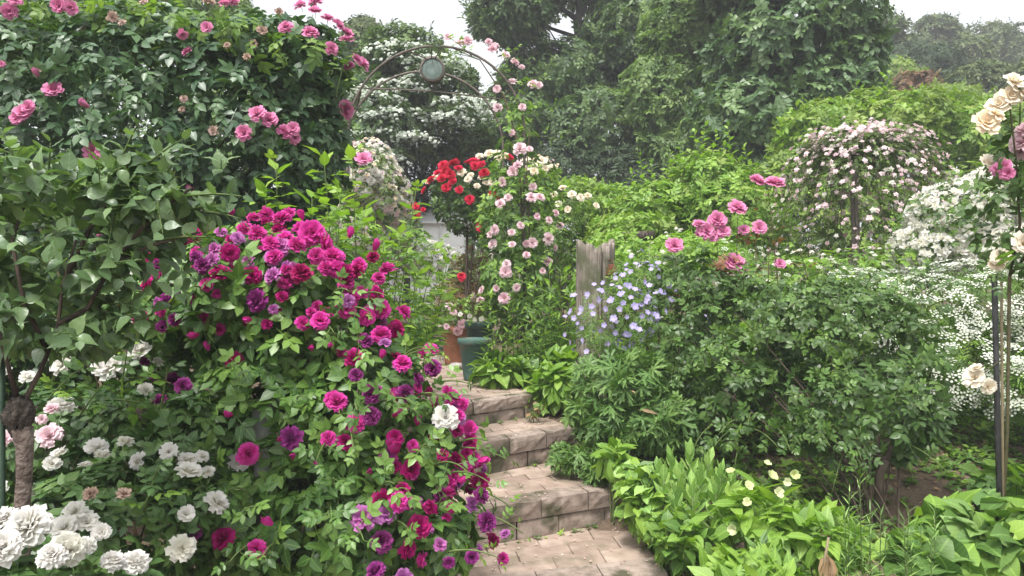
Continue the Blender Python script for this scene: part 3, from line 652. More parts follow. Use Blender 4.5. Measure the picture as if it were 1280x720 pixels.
B['wsmall'] = mg('white', W_SMALL, 2, res=2)
PT['lace'] = petalmat('lace_flower_petal', [(.66, .71, .58), (.76, .79, .7), (.7, .74, .6)], .35)
B['umbel'] = [umbel([PT['lace'], G], s) for s in range(3)]
B['bract'] = [tiny(PT['bract'], s, 4) for s in range(2)]
# ------------------------------------------------------------------ built things
M['iron'] = solid('weathered_iron', [(.06, .05, .042), (.11, .095, .08), (.17, .14, .115)], 20, .7, .3, metal=.3)
M['patina'] = solid('pale_green_glass', [(.085, .125, .11), (.12, .165, .145), (.16, .21, .185)], 14, .5, .1)
M['terra'] = solid('terracotta', [(.2, .085, .045), (.29, .125, .07), (.34, .17, .11)], 10, .85, .3)
M['greenpot'] = solid('green_plastic', [(.05, .11, .09), (.075, .15, .12), (.12, .19, .155)], 9, .65, .2, spec=.3, blotch=((.14, .15, .12), 8))
M['darkpot'] = solid('dark_green_plastic', [(.02, .045, .035), (.035, .065, .05)], 9, .6, .2)
M['pvc'] = solid('grey_post', [(.17, .17, .16), (.25, .25, .235), (.3, .3, .28)], 14, .7, .25, blotch=((.13, .14, .1), 9))
M['greenpost'] = solid('green_post', [(.014, .034, .02), (.024, .052, .028)], 12, .55, .2)
M['blackpost'] = solid('black_post', [(.008, .008, .009), (.014, .014, .014), (.035, .035, .034)], 30, .6, .5, stretch=(1, 1, .5))
M['bamboo'] = solid('bamboo', [(.16, .13, .07), (.26, .21, .13)], 12, .6, .3)
M['oldwood'] = solid('weathered_wood', [(.025, .018, .015), (.09, .068, .055), (.2, .165, .14), (.3, .26, .225)], 75, .95, 1.0, 110, stretch=(1, 1, .06), dist=.01, blotch=((.1, .105, .06), 6))
M['rust'] = solid('rusty_metal', [(.09, .03, .015), (.16, .06, .03), (.22, .1, .05)], 24, .8, .5, metal=.2)
M['film'] = solid('white_film', [(.76, .77, .77), (.84, .84, .84), (.88, .88, .87)], 3, .6, .25, 5, dist=.05)
M['whitebar'] = solid('white_bar', [(.6, .6, .6), (.75, .75, .75)], 9, .5, .1)
M['plastic'] = solid('black_plastic', [(.012, .012, .013), (.03, .03, .03)], 9, .45, .1)

# garden arch: two hoops, one behind the other, over the path
A0 = np.array([-.61, 6.0]); A1 = np.array([-.79, 6.7]); RA = .71; ZS = 2.74
zf = float(gz(.1, 6.0)) - .05
arch = link('garden_arch', None, None, 'rusty grey metal garden arch of two hoops over the path', 'arch', loc=(A0[0], A0[1], zf))
al = np.array([A0[0], A0[1], zf])
def hoop(c):
    a = np.linspace(0, np.pi, 33); p = [(c[0] + RA, c[1], zf), (c[0] + RA, c[1], ZS - .3)] + [(c[0] + RA * math.cos(t), c[1], ZS + RA * math.sin(t)) for t in a] + [(c[0] - RA, c[1], ZS - .3), (c[0] - RA, c[1], zf)]
    return np.array(p)
for c in (A0, A1):
    h = hoop(c) - al; part('hoop', tube(h, np.full(len(h), .0105), 8), M['iron'], arch, True)
for t in (0.0, .55, 2.6, np.pi):
    q = [np.array([c[0] + RA * math.cos(t), c[1], ZS + RA * math.sin(t)]) - al for c in (A0, A1)]
    part('crossbar', tube(np.array(q), np.array([.008, .008]), 6), M['iron'], arch, True)
for zz in (1.2, 1.7, 2.2):
    for sd in (-1, 1):
        q = [np.array([c[0] + sd * RA, c[1], zz]) - al for c in (A0, A1)]
        part('rung', tube(np.array(q), np.array([.006, .006]), 6), M['iron'], arch, True)
mid = (A0 + A1) / 2
q = np.array([[mid[0] - .69, mid[1], ZS + .47], [mid[0], mid[1], ZS + .44], [mid[0] + .69, mid[1], ZS + .36]]) - al
part('tie_rod', tube(q, np.full(3, .006), 6), M['iron'], arch, True)
DC = P(541, 88, 6.35)
for dx, c, ang in ((-.28, A0, 1.9), (-.1, A0, 1.62), (.05, A1, 1.45), (-.02, A1, 1.6), (.1, A0, 1.5)):
    top = np.array([c[0] + RA * math.cos(ang), c[1], ZS + RA * math.sin(ang)])
    part('hanger', tube(np.array([top, DC + np.array([dx * .12, 0, .09])]) - al, np.array([.005, .005]), 5), M['iron'], arch, True)
v, t = lathe([(0, -.03), (.09, -.03), (.108, -.022), (.108, .05), (.09, .055), (.088, .035), (0, .035)], 28)
v = np.stack([v[:, 0], -v[:, 2] * 1.0, v[:, 1]], -1)
lan = link('round_lantern', None, None, 'round pale green disc lamp hanging under the arch top', 'lamp', loc=tuple(DC))
casing = part('casing', (v, t[:, ::-1]), M['iron'], lan, False)
v, t = lathe([(0, .0), (.05, -.004), (.0875, .0)], 28); v = np.stack([v[:, 0], v[:, 2] - .046, v[:, 1]], -1)
part('glass_face', (v, t), M['patina'], casing, False)
part('finial', tube(np.array([[0, .0, -.1], [.015, 0, -.15], [.03, 0, -.2]]), np.array([.018, .012, .002]), 6), M['iron'], casing, True)

# flower pots beside the path
def pot(name, label, x, y, r, h, mat, rim=.045, taper=.72, loc_z=None, ribs=0):
    z = LV[3] + .004 if loc_z is None else loc_z
    o = link(name, None, None, label, 'pot', loc=(x, y, z))
    kk = 32; v, t = lathe([(0, .004), (r * taper * .98, 0), (r * taper, .012), (r * .95, h - rim), (r * 1.0, h - rim + .004), (r * 1.06, h - rim + .008), (r * 1.06, h - .004), (r * 1.03, h), (r * .95, h), (r * .9, h - .05)], kk)
    pw = part('pot_wall', (v, t), mat, o, True)
    v, t = lathe([(0, h - .035), (r * .5, h - .03), (r * .925, h - .042)], kk); v[:, 2] += rgs.normal(0, .004, len(v)); part('soil', (v, t), M['soil'], pw, True)
    return o
GP = P(593, 476, 5.38); pot('plant_pot', 'blue green plastic tub with thick rim beside the path', -.272, 5.42, .118, .30, M['greenpot'], .05, .68)
pot('plant_pot', 'dark green plastic pot standing behind the blue green tub', -.262, 5.95, .11, .40, M['darkpot'], .06, .75)
TPX = -.50; pot('plant_pot', 'terracotta pot of pale pink roses behind the green tub', TPX, 6.55, .125, .33, M['terra'], .05, .74)
k1 = np.random.default_rng(5)
def pebble(label, x, y, z, r, mat):
    bm_v, bm_t = lathe([(0, -.5), (.35, -.45), (.5, -.15), (.48, .2), (.3, .42), (0, .48)], 9); bm_v = bm_v * np.array([r * 2.2, r * 1.6, r * 1.1]) * k1.uniform(.85, 1.15, (len(bm_v), 1))
    part('stone', (bm_v, bm_t), mat, None, True, label=label, cat='stone', loc=(x, y, z + r * .5))
M['palestone'] = solid('pale_stone', [(.3, .28, .25), (.5, .47, .43)], 20, .9, .4)
pebble('pale round stone on the path between the two pots', -.46, 6.12, LV[3], .055, M['palestone'])
# white blossom fallen beside pots
# greenhouse of white film far behind the path
gh_o = P(520, 300, 12.0); gzz = float(gz(gh_o[0], 12.6))
gh = link('greenhouse', None, None, 'low white film covered greenhouse behind the rambler roses', 'greenhouse', loc=(gh_o[0], 12.0, gzz))
W2, hw, hr, dp = .8, 1.42, 1.86, 2.6
def quadm(a, b_, c, d, th=.02):
    q = np.array([a, b_, c, d], float); nn = np.cross(q[1] - q[0], q[3] - q[0]); nn /= np.linalg.norm(nn)
    v = np.concatenate([q, q - nn * th]); t = [(0, 1, 2), (0, 2, 3), (6, 5, 4), (7, 6, 4)]
    for e in range(4):
        f = (e + 1) % 4; t += [(e, e + 4, f + 4), (e, f + 4, f)]
    return v, np.array(t)
fw = part('front_wall', quadm((-W2, 0, 0), (W2, 0, 0), (W2, 0, hw), (-W2, 0, hw)), M['film'], gh)
part('roof', quadm((-W2 - .1, -.12, hw + .004), (W2 + .1, -.12, hw + .004), (W2 + .1, dp / 2, hr), (-W2 - .1, dp / 2, hr)), M['film'], gh)
part('roof', quadm((W2 + .1, dp + .1, hw), (-W2 - .1, dp + .1, hw), (-W2 - .1, dp / 2 + .004, hr), (W2 + .1, dp / 2 + .004, hr)), M['film'], gh)
for sx in (-1, 1): part('side_wall', quadm((sx * W2, dp if sx < 0 else 0, 0), (sx * W2, 0 if sx < 0 else dp, 0), (sx * W2, 0 if sx < 0 else dp, hw - .02), (sx * W2, dp if sx < 0 else 0, hw - .02)), M['film'], gh)
for q in np.linspace(-W2, W2, 5): part('rib', box((q, -.028, hw / 2), (.03, .03, hw)), M['whitebar'], fw)
for zz in (.25, .55, .85): part('rail', box((0, -.055, zz), (W2 * 2, .02, .03)), M['whitebar'], fw)

# weathered stump with a rusty bell
SX, SY = P(744, 360, 4.9)[0], 4.9; sz0 = float(gz(SX, SY)) - .03; sh = 1.5 - (306 - 360) / F * 4.9 - sz0
st = link('tree_stump', None, None, 'tall weathered grey wooden stump with split top', 'stump', loc=(SX, SY, sz0))
kk, nn_ = 72, 26; a = np.arange(kk) / kk * 2 * np.pi; hgt = np.linspace(0, 1, nn_)
rr = .118 * (1 + .10 * np.sin(a * 2 + .6) + .02 * np.sin(a * 5 + 1) + .01 * np.sin(a * 11 + 2.2) + .012 * np.random.default_rng(2).normal(0, 1, kk))
crack = np.exp(-((a - 5.1) / .06) ** 2) * .045 + np.exp(-((a - 4.3) / .03) ** 2) * .008
rr = rr - crack; topz = sh + .02 * np.sin(a * 2 + 1) + .01 * np.sin(a * 9) + np.random.default_rng(4).normal(0, .007, kk) - crack * .5
v = []
for hfr in hgt:
    wr = rr * (1.12 - .12 * min(1, hfr * 3)) + .004 * np.sin(a * 9 + hfr * 14); v.append(np.stack([wr * np.cos(a), wr * np.sin(a), topz * hfr], -1))
v.append(np.stack([rr * .8 * np.cos(a), rr * .8 * np.sin(a), topz - .01 + .008 * np.sin(a * 13)], -1)); v.append(np.stack([rr * .35 * np.cos(a), rr * .35 * np.sin(a), topz * 0 + sh - .035], -1))
v = np.concatenate(v); n_ = nn_ + 2; i, j = np.meshgrid(np.arange(n_ - 1), np.arange(kk), indexing='ij'); j2 = (j + 1) % kk
tt = np.concatenate([np.stack([i * kk + j, i * kk + j2, (i + 1) * kk + j2], -1).reshape(-1, 3), np.stack([i * kk + j, (i + 1) * kk + j2, (i + 1) * kk + j], -1).reshape(-1, 3)])
v = np.concatenate([v, [[0, 0, sh - .04]]]); l0 = (n_ - 1) * kk; tt = np.concatenate([tt, np.array([(l0 + q, l0 + (q + 1) % kk, len(v) - 1) for q in range(kk)])])
part('stump_wood', (v, tt), M['oldwood'], st, True)
bx, by = SX + .095, SY - .125; bz = 1.5 - (338 - 360) / F * (SY - .12)
bell = link('rusty_bell', None, None, 'small rusty brown bell hanging on the side of the stump', 'bell', loc=(bx, by, bz))
v, t = lathe([(0, .042), (.016, .04), (.03, .028), (.036, .005), (.038, -.02), (.043, -.034), (.04, -.035), (.034, -.02), (.03, .0), (0, .02)], 20); bb = part('bell_body', (v, t), M['rust'], bell, True)
part('clapper', tube(np.array([[0, 0, .0], [0, 0, -.035], [0, 0, -.052]]), np.array([.003, .006, .009]), 6), M['rust'], bb, True)
part('hook', tube(np.array([[0, 0, .04], [0, .005, .06], [-.005, .03, .07], [-.015, .06, .066]]), np.full(4, .004), 5), M['rust'], bell, True)
# weathered log lying beyond the stump
lx = P(796, 296, 6.4); lz = lx[2]
lg = link('weathered_log', None, None, 'grey weathered log propped on stones beyond the stump', 'log', loc=(lx[0], 6.4, float(gz(lx[0], 6.4))))
la = lz - float(gz(lx[0], 6.4))
pp = np.array([[-.16, 0, la - .0], [0, .01, la + .005], [.15, .0, la + .012]]); part('log_wood', tube(pp, np.array([.04, .043, .039]), 14), M['oldwood'], lg, True)
for q in (-.1, .1): part('prop', tube(np.array([[q, .0, -.03], [q + .01, 0, la - .03]]), np.array([.03, .022]), 7), M['bark_grey'], lg, True)

# posts
def post(name, label, x, y, z1, r, mat, lean=(0, 0), z0=None, kk=12, cap=True):
    z0 = float(gz(x, y)) - .1 if z0 is None else z0
    pts = np.array([[0, 0, 0], [lean[0] * .5, lean[1] * .5, (z1 - z0) / 2], [lean[0], lean[1], z1 - z0]])
    return part(name, tube(pts, np.full(3, r), kk), mat, None, True, label=label, cat='post', loc=(x, y, z0))
GPX = P(341, 560, 2.42)
post('rose_post', 'round grey post holding up the magenta rose bush', P(340, 600, 2.4)[0], 2.4, 1.5 - (508 - 360) / F * 2.4, .036, M['pvc'], (-.03, .01), kk=20)
post('fence_post', 'dark green post beside the knotted grafted trunk', P(1, 500, 1.75)[0], 1.75, 1.35, .0095, M['greenpost'])
PB = P(1252, 600, 3.1); post('rose_stake', 'black peeling stake holding the cream standard rose', PB[0], 3.1, 1.5 - (345 - 360) / F * 3.1, .0115, M['blackpost'], (-.03, 0), kk=10)
post('bamboo_cane', 'thin bamboo cane tied beside the black stake', PB[0] + .022, 3.12, 1.5 - (352 - 360) / F * 3.1, .0055, M['bamboo'], (-.01, 0), kk=8)
# black plastic crates in the shade of the path's far end
def crate(label, x, y, s):
    o = link('plastic_crate', None, None, label, 'crate', loc=(x, y, float(gz(x, y)) + .005)); w_, d_, h_ = s
    part('crate_base', box((0, 0, .01), (w_, d_, .02)), M['plastic'], o)
    for zz in (.06, .13, .2, .27):
        if zz < h_:
            for sy in (-1, 1): part('slat', box((0, sy * d_ / 2, zz), (w_, .012, .035)), M['plastic'], o)
            for sx in (-1, 1): part('slat', box((sx * w_ / 2, 0, zz), (.012, d_ - .014, .035)), M['plastic'], o)
    for sx in (-1, 1):
        for sy in (-1, 1): part('corner', box((sx * w_ / 2, sy * d_ / 2, h_ / 2), (.03, .03, h_)), M['plastic'], o)
crate('black slatted plastic crate at the far end of the path', P(537, 420, 7.6)[0] - .1, 7.7, (.5, .35, .3))
# ------------------------------------------------------------------ plants near the camera
# pink rose hedge
p = Plant('rose_hedge', 'tall dark green rose hedge with scattered pink blooms', 'rose hedge', (-2.2, 4.2), wood=M['cane'])
H = [E(-90, 150, 4.2, 170, 150, .6), E(70, 160, 4.2, 150, 148, .6), E(200, 155, 4.2, 140, 138, .58), E(315, 165, 4.2, 105, 132, .52), E(385, 185, 4.25, 58, 85, .4), E(392, 95, 4.15, 46, 68, .34), E(345, 80, 4.2, 60, 58, .4), E(120, 330, 4.3, 300, 140, .55)]
p.bush(H, 5900, T['hedge'], .15, lump=.10, core=.22, freq=1.8, back=.4)
p.stems(14, .012, spread=.5)
topE = [E(x, y, 4.1, 60, 26, .42) for x, y in ((-30, 40), (40, 34), (110, 30), (180, 40), (250, 50), (320, 62), (375, 85))]
p.bush(topE, 460, T['hedge_top'], .13, lump=.25, upz=.9)
for x in range(-20, 430, 22):
    y0 = np.interp(x, [0, 200, 320, 400, 440], [45, 45, 55, 80, 110]); p.shoot(P(x, y0 + 25, 3.95 + p.rng.uniform(-.1, .3)), (p.rng.normal(0, .35), -.15, 1), p.rng.uniform(.12, .3), T['hedge_top'], 6, .1, mat=M['stem'])
for x, y, dx in ((385, 95, .35), (405, 110, .3), (415, 135, .35), (370, 80, .3), (425, 160, .4)):
    p.shoot(P(x, y, 4.0), (dx, -.1, .9 - (y - 80) * .008), .32, T['hedge'], 6, .11, mat=M['stem'])
p.ells = H + topE
PK = [(69, 118, 21), (34, 144, 22), (28, 150, 16), (42, 138, 16), (126, 188, 24), (320, 146, 20), (332, 152, 20), (306, 167, 19), (349, 166, 19), (360, 172, 17), (358, 162, 16), (421, 131, 22), (380, 54, 20), (358, 50, 17), (403, 64, 17),
      (292, 17, 18), (283, 19, 14), (298, 13, 14), (400, 17, 18), (403, 34, 18), (411, 42, 16), (390, 30, 16), (379, 22, 16), (10, 8, 18), (16, 4, 16), (75, 2, 18), (86, 4, 16), (228, 30, 13), (269, 33, 14), (3, 91, 10), (12, 90, 9), (437, 60, 18), (437, 82, 20), (430, 78, 15), (245, 75, 13), (441, 95, 14), (420, 50, 15), (137, 186, 14)]
p.blooms(PK, B['pink'], out=.06)
p.blooms([(119, 136, 9), (50, 100, 8), (140, 300, 10), (145, 330, 14), (232, 228, 10)], B['pinkbud'], out=.05)
p.blooms([(191, 13, 11), (144, 13, 13), (255, 15, 16), (322, 37, 12), (309, 82, 9), (228, 128, 9), (274, 165, 11), (50, 94, 9), (175, 30, 10), (100, 22, 9), (210, 35, 9), (315, 45, 10), (160, 45, 9), (238, 140, 8), (288, 70, 8), (130, 150, 8), (345, 28, 10)], B['faded'], out=.06)

# broad leaved shrub grafted on the knotted trunk
bx_, by_ = P(27, 640, 1.75)[0], 1.75
p = Plant('grafted_shrub', 'broad leaved shrub spreading from a knotted grey trunk', 'shrub', (bx_, by_), wood=M['redcane'])
z0 = p.base[2]; kn = P(24, 520, 1.75)
tp = np.array([[bx_, by_, z0 - .05], [bx_ + .005, by_, z0 + .35], P(27, 650, 1.75), P(30, 600, 1.75), P(31, 560, 1.75), P(27, 535, 1.75)])
tv, t_ = tube(tp, np.array([.026, .022, .0185, .0175, .0185, .024]), 14); tv += p.rng.normal(0, .0012, tv.shape)
kv, kt = lathe([(0, -.06), (.015, -.058), (.024, -.048), (.031, -.03), (.035, -.012), (.038, .004), (.036, .02), (.03, .04), (.02, .054), (0, .06)], 26); kv = kv * np.array([.85, .85, .8]) * p.rng.uniform(.86, 1.1, (len(kv), 1)) + kn
p.tubes[('trunk', M['bark_grey'])] = [(tv, t_)]; M['knob'] = solid('rough_dark_bark', [(.02, .016, .013), (.05, .04, .033), (.11, .09, .075)], 70, .95, 1.0, 120, dist=.012); kv += p.rng.normal(0, .0022, kv.shape); p.tubes[('graft_knob', M['knob'])] = [(kv, kt)]
BR = [[P(28, 505, 1.75), P(50, 465, 1.78), P(72, 410, 1.8), P(78, 360, 1.82), P(95, 300, 1.85)], [P(74, 405, 1.8), P(110, 385, 1.8), P(140, 330, 1.8), P(185, 308, 1.85), P(250, 290, 1.85)], [P(22, 500, 1.75), P(8, 450, 1.7), P(-10, 380, 1.7)], [P(60, 440, 1.78), P(30, 380, 1.75), P(15, 300, 1.8), P(40, 230, 1.85)], [P(78, 360, 1.82), P(110, 290, 1.9), P(150, 230, 1.9), P(165, 195, 1.9)], [P(140, 330, 1.8), P(190, 270, 1.85), P(240, 235, 1.85)]]
for q in BR: p.stem(q, .0065, .003, part='branch', mat=M['bark'], k=7)
SH = [E(40, 310, 1.95, 100, 80, .28), E(25, 235, 1.95, 90, 48, .25), E(130, 262, 1.95, 85, 40, .22), E(215, 262, 1.95, 62, 26, .16), E(105, 340, 1.9, 75, 45, .2), E(30, 410, 1.85, 75, 60, .2), E(105, 420, 1.85, 55, 35, .12), E(160, 220, 1.95, 60, 26, .15)]
p.bush(SH, 1450, T['shrub'], .06, lump=.3, inner=.25, core=.3, gap=-.25, freq=6, out=.6, tan=.9, droop=.1, upz=1.1, upn=.45, jit=.5, var=.35)
for i in range(46):
    x, y = p.rng.uniform(-10, 275), p.rng.uniform(190, 470)
    if y > np.interp(x, [0, 120, 280], [480, 450, 300]): continue
    h_, nv = p.hit(x, y); p.shoot(h_ - nv * .05, nv * .6 + np.array([p.rng.normal(.25, .5), -.35, p.rng.uniform(-.1, .6)]), p.rng.uniform(.09, .17), T['shrub'], 6, .058, mat=M['stem'], r=.0025, lean=.6)
for a_, d_, l_ in (((60, 230), (.1, -.1, .7), .12), ((150, 205), (.3, -.2, .5), .13), ((185, 205), (.5, -.1, .4), .12), ((20, 205), (-.2, -.1, .7), .1), ((235, 245), (.9, -.1, .12), .14), ((255, 265), (1, -.1, -.05), .1), ((110, 380), (.9, -.2, .1), .13), ((90, 425), (.9, -.2, .0), .14), ((200, 300), (.8, -.1, .15), .14), ((130, 215), (0, -.1, 1), .07)):
    p.shoot(P(*a_, 1.85), d_, l_, T['shrub'], 7, .06, mat=M['stem'], lean=.6)

# magenta rose bush
p = Plant('magenta_rose_bush', 'large rose bush covered in magenta and purple blooms, arching over the steps', 'rose bush', (-.62, 2.62), wood=M['cane'])
MG = [E(330, 375, 2.75, 110, 95, .36), E(400, 400, 2.7, 90, 105, .34), E(235, 385, 2.8, 62, 80, .28), E(350, 520, 2.65, 130, 105, .34), E(455, 520, 2.6, 90, 110, .32), E(520, 590, 2.6, 68, 95, .26), E(430, 650, 2.5, 140, 110, .34), E(545, 665, 2.5, 58, 70, .24), E(300, 640, 2.5, 70, 100, .26)]
p.bush(MG, 2500, T['mag'], .132, lump=.14, inner=.14, core=.16, freq=3.5, out=.45, tan=.85, droop=.35, upz=.65, upn=.7)
p.stems(16, .008, spread=.12)
for i in range(46):
    x, y = p.rng.uniform(200, 600), p.rng.uniform(300, 680); h_, nv = p.hit(x, y)
    if y < np.interp(x, [200, 330, 480, 600], [330, 270, 340, 600]): continue
    p.shoot(h_, nv + np.array([.2, -.1, .35]), p.rng.uniform(.1, .2), T['mag'], 4, .09, droop=.4, mat=M['stem'])
for a_, d_ in (((575, 560), (.9, -.1, .1)), ((585, 610), (1, -.1, -.1)), ((590, 640), (1, -.2, .0)), ((560, 690), (.9, -.2, .3)), ((540, 480), (.8, -.2, .3)), ((500, 450), (.7, -.2, .5))):
    h_, nv = p.hit(*a_); p.shoot(h_, d_, .17, T['limerose'] + T['mag'][:1], 5, .075, droop=.35, mat=M['stem'])
D = {'mag': [(322, 304, 24), (349, 292, 24), (390, 307, 34), (402, 315, 30), (353, 334, 22), (212, 352, 22), (398, 401, 25), (420, 501, 22), (426, 505, 26), (474, 344, 23), (445, 369, 18), (467, 388, 24), (433, 374, 24), (427, 388, 24), (490, 391, 20), (472, 431, 28), (524, 448, 22), (492, 465, 24), (450, 396, 24), (314, 562, 29), (336, 681, 25), (445, 528, 24), (418, 544, 20), (482, 584, 20), (489, 633, 26), (568, 502, 20), (581, 512, 16), (588, 540, 20), (593, 581, 20), (541, 495, 20), (421, 435, 12), (374, 296, 26), (362, 310, 24), (412, 330, 26), (336, 318, 22), (308, 300, 20), (365, 275, 20), (340, 277, 20), (318, 285, 18), (415, 345, 24), (425, 360, 22), (405, 345, 22), (440, 340, 20), (460, 355, 18), (395, 330, 22), (375, 322, 22), (558, 530, 18), (516, 560, 14)],
     'crim': [(379, 351, 27), (228, 317, 22), (247, 299, 22), (292, 326, 24), (422, 351, 26), (443, 455, 24), (299, 671, 29), (296, 441, 24), (484, 544, 22), (590, 561, 22), (601, 606, 24), (433, 550, 22), (506, 596, 26), (193, 363, 20), (185, 396, 20), (495, 413, 20), (477, 411, 22), (282, 349, 28), (316, 349, 24), (168, 373, 14), (172, 384, 14), (420, 435, 13), (250, 547, 16), (435, 349, 20), (470, 330, 16), (601, 675, 22), (497, 618, 20), (502, 682, 26), (475, 629, 26), (516, 658, 30), (460, 372, 20), (560, 545, 18), (485, 575, 18)],
     'purp': [(331, 378, 30), (364, 544, 30), (213, 505, 22), (238, 487, 22), (462, 497, 26), (499, 495, 24), (544, 468, 22), (252, 663, 18), (588, 628, 22), (578, 692, 18), (556, 698, 16), (240, 363, 20), (218, 462, 20), (201, 485, 16), (474, 675, 28), (467, 707, 26), (477, 567, 22), (537, 624, 20), (265, 341, 22), (203, 342, 18), (180, 428, 22), (225, 375, 18), (460, 520, 24), (593, 655, 26), (445, 475, 18), (510, 480, 20), (235, 395, 18), (255, 330, 16), (190, 440, 14), (205, 405, 16), (455, 440, 20), (570, 520, 18)],
     'mauve': [(351, 354, 24), (452, 650, 34), (494, 710, 24), (558, 512, 24), (563, 530, 20), (339, 331, 22), (355, 318, 26), (212, 378, 16), (210, 335, 18), (185, 345, 14), (275, 335, 18), (492, 468, 18), (515, 590, 18), (300, 310, 18), (272, 318, 18), (425, 380, 18), (477, 645, 26)]}
for q in D: p.blooms([(x_, y_, d_ * .9) for x_, y_, d_ in D[q]], B[q], out=.035, up=.3, tocam=.4, jit=.45)
p.blooms([(502, 569, 17), (354, 656, 11), (420, 435, 11), (260, 410, 9), (365, 560, 8), (350, 545, 7), (530, 455, 9), (455, 325, 9), (480, 520, 10), (390, 430, 8), (405, 425, 7), (515, 640, 9), (560, 600, 9), (470, 460, 9), (440, 420, 8), (410, 390, 8), (330, 400, 8), (520, 540, 9), (535, 520, 8), (575, 580, 9), (460, 600, 8), (400, 600, 8), (300, 520, 8), (270, 450, 8), (385, 285, 9), (300, 280, 9), (430, 310, 9)], B['bud'], out=.05)
p.blooms([(542, 538, 31)], B['white'][3:], out=.07, tocam=.9, up=.2)
for i in range(120):     # smaller blooms filling the sheaf behind the big ones
    x, y = p.rng.uniform(180, 480), p.rng.uniform(270, 420)
    if i > 75: y = p.rng.uniform(430, 700); x = np.interp(y, [430, 560, 700], [500, 575, 585]) + p.rng.normal(0, 28) - 20
    elif y < np.interp(x, [180, 330, 480], [340, 268, 345]): continue
    p.blooms([(x, y, p.rng.uniform(11, 19))], [B[q][i % 3] for q in ('mag', 'mag', 'mauve', 'crim')], out=p.rng.uniform(-.03, .03), jit=.6)

# white rose bush low on the left
p = Plant('white_rose_bush', 'low white rose bush in front of the magenta roses', 'rose bush', (-1.15, 2.35), wood=M['cane'])
WH = [E(70, 560, 2.5, 95, 85, .35), E(170, 560, 2.55, 85, 90, .32), E(245, 590, 2.45, 55, 110, .26), E(150, 660, 2.2, 120, 85, .32), E(40, 690, 2.1, 90, 60, .25)]
p.bush(WH, 1700, T['white'], .105, lump=.16, freq=3.2, core=.2)
p.stems(10, .007, spread=.15)
p.blooms([(178, 498, 18), (74, 520, 26), (59, 579, 19), (124, 584, 26), (84, 593, 22), (110, 598, 16), (45, 606, 22), (156, 574, 19), (186, 577, 21), (213, 567, 21), (285, 579, 24), (227, 603, 30), (226, 592, 24), (255, 636, 30), (215, 683, 31), (218, 651, 20), (101, 652, 26), (92, 668, 30), (112, 660, 26), (129, 671, 20), (89, 463, 26), (153, 468, 34), (142, 470, 22), (183, 446, 26), (191, 472, 16), (22, 472, 18), (38, 492, 18), (245, 572, 16), (250, 590, 16), (10, 600, 14), (66, 520, 18), (130, 590, 18)], B['white'], out=.04, up=.5, tocam=.4)
p.blooms([(57, 552, 28), (59, 530, 16), (13, 558, 20), (50, 536, 13)], B['blush'], out=.06)
p.blooms([(117, 632, 16), (152, 638, 16)], B['faded'], out=.05)
for a_, d_ in (((100, 520), (.5, -.3, .6)), ((150, 500), (.2, -.2, .8)), ((200, 520), (.2, -.2, .8)), ((60, 500), (.5, -.2, .5)), ((180, 640), (.3, -.3, .7)), ((120, 500), (.9, -.2, .1)), ((190, 455), (.1, -.1, 1)), ((160, 455), (.3, -.1, 1))):
    h_, nv = p.hit(*a_); p.shoot(h_, d_, .2, T['fresh'][:2] + T['white'], 6, .085, mat=M['stem'])
# great white blooms close by
p = Plant('white_peony_rose', 'big double white roses on a leafy bush beside the green post', 'rose bush', (-1.02, 1.42), wood=M['cane'])
WP = [E(20, 740, 1.5, 100, 60, .18), E(110, 760, 1.55, 95, 48, .16)]
p.bush(WP, 260, T['white'], .095, lump=.15); p.stems(6, .006, spread=.05)
big = [rose([PT['white'], G, PT['yellow']], [(int(n * 1.5), rb, Lp, Wp * .9, a0, a1) for n, rb, Lp, Wp, a0, a1 in W_BALL], 77 + q, ruff=.08, res=4) for q in range(3)]
p.blooms([(34, 686, 48), (6, 680, 33), (4, 705, 40), (74, 706, 38), (58, 714, 30), (124, 712, 26), (165, 716, 30), (95, 700, 24)], big, out=.03, up=.4, tocam=.6, ells=WP)

# lime shoots standing between the magenta roses and the arch
p = Plant('lime_leaved_plant', 'tall lime green leafy shoots behind the magenta roses', 'shrub', (-.85, 3.45), wood=M['stem'])
for (x, y, Y, h0) in ((345, 205, 3.3, 330), (405, 195, 3.35, 330), (440, 190, 3.5, 380), (425, 240, 3.2, 380), (520, 232, 3.6, 420), (500, 290, 3.5, 430), (545, 300, 3.7, 440), (480, 300, 3.4, 430), (455, 260, 3.4, 400), (520, 340, 3.5, 460), (555, 370, 3.8, 450), (390, 245, 3.25, 350), (330, 235, 3.3, 320), (470, 350, 3.4, 450), (535, 400, 3.6, 470), (500, 390, 3.4, 470), (560, 320, 3.9, 440)):
    b_ = np.array([p.base[0] + p.rng.uniform(-.35, .3), Y + .1, float(gz(p.base[0], Y))]); tp_ = P(x, y, Y); m = P(x, h0, Y) * .8 + b_ * .2
    p.stem([b_, b_ * .4 + m * .6, m], .006, .005); d_ = tp_ - m; p.shoot(m, d_, np.linalg.norm(d_), T['lime'] + T['lime'] + T['limerose'], 24, .12, droop=0.02, r=.004, lean=.25, start=.35, tipscale=.85)
fill = [E(510, 360, 4.3, 60, 75, .3), E(440, 320, 3.9, 60, 90, .25), E(480, 430, 3.9, 60, 50, .25)]
p.bush(fill, 520, T['fresh'] + T['mid'], .1, gap=-.25, freq=4)

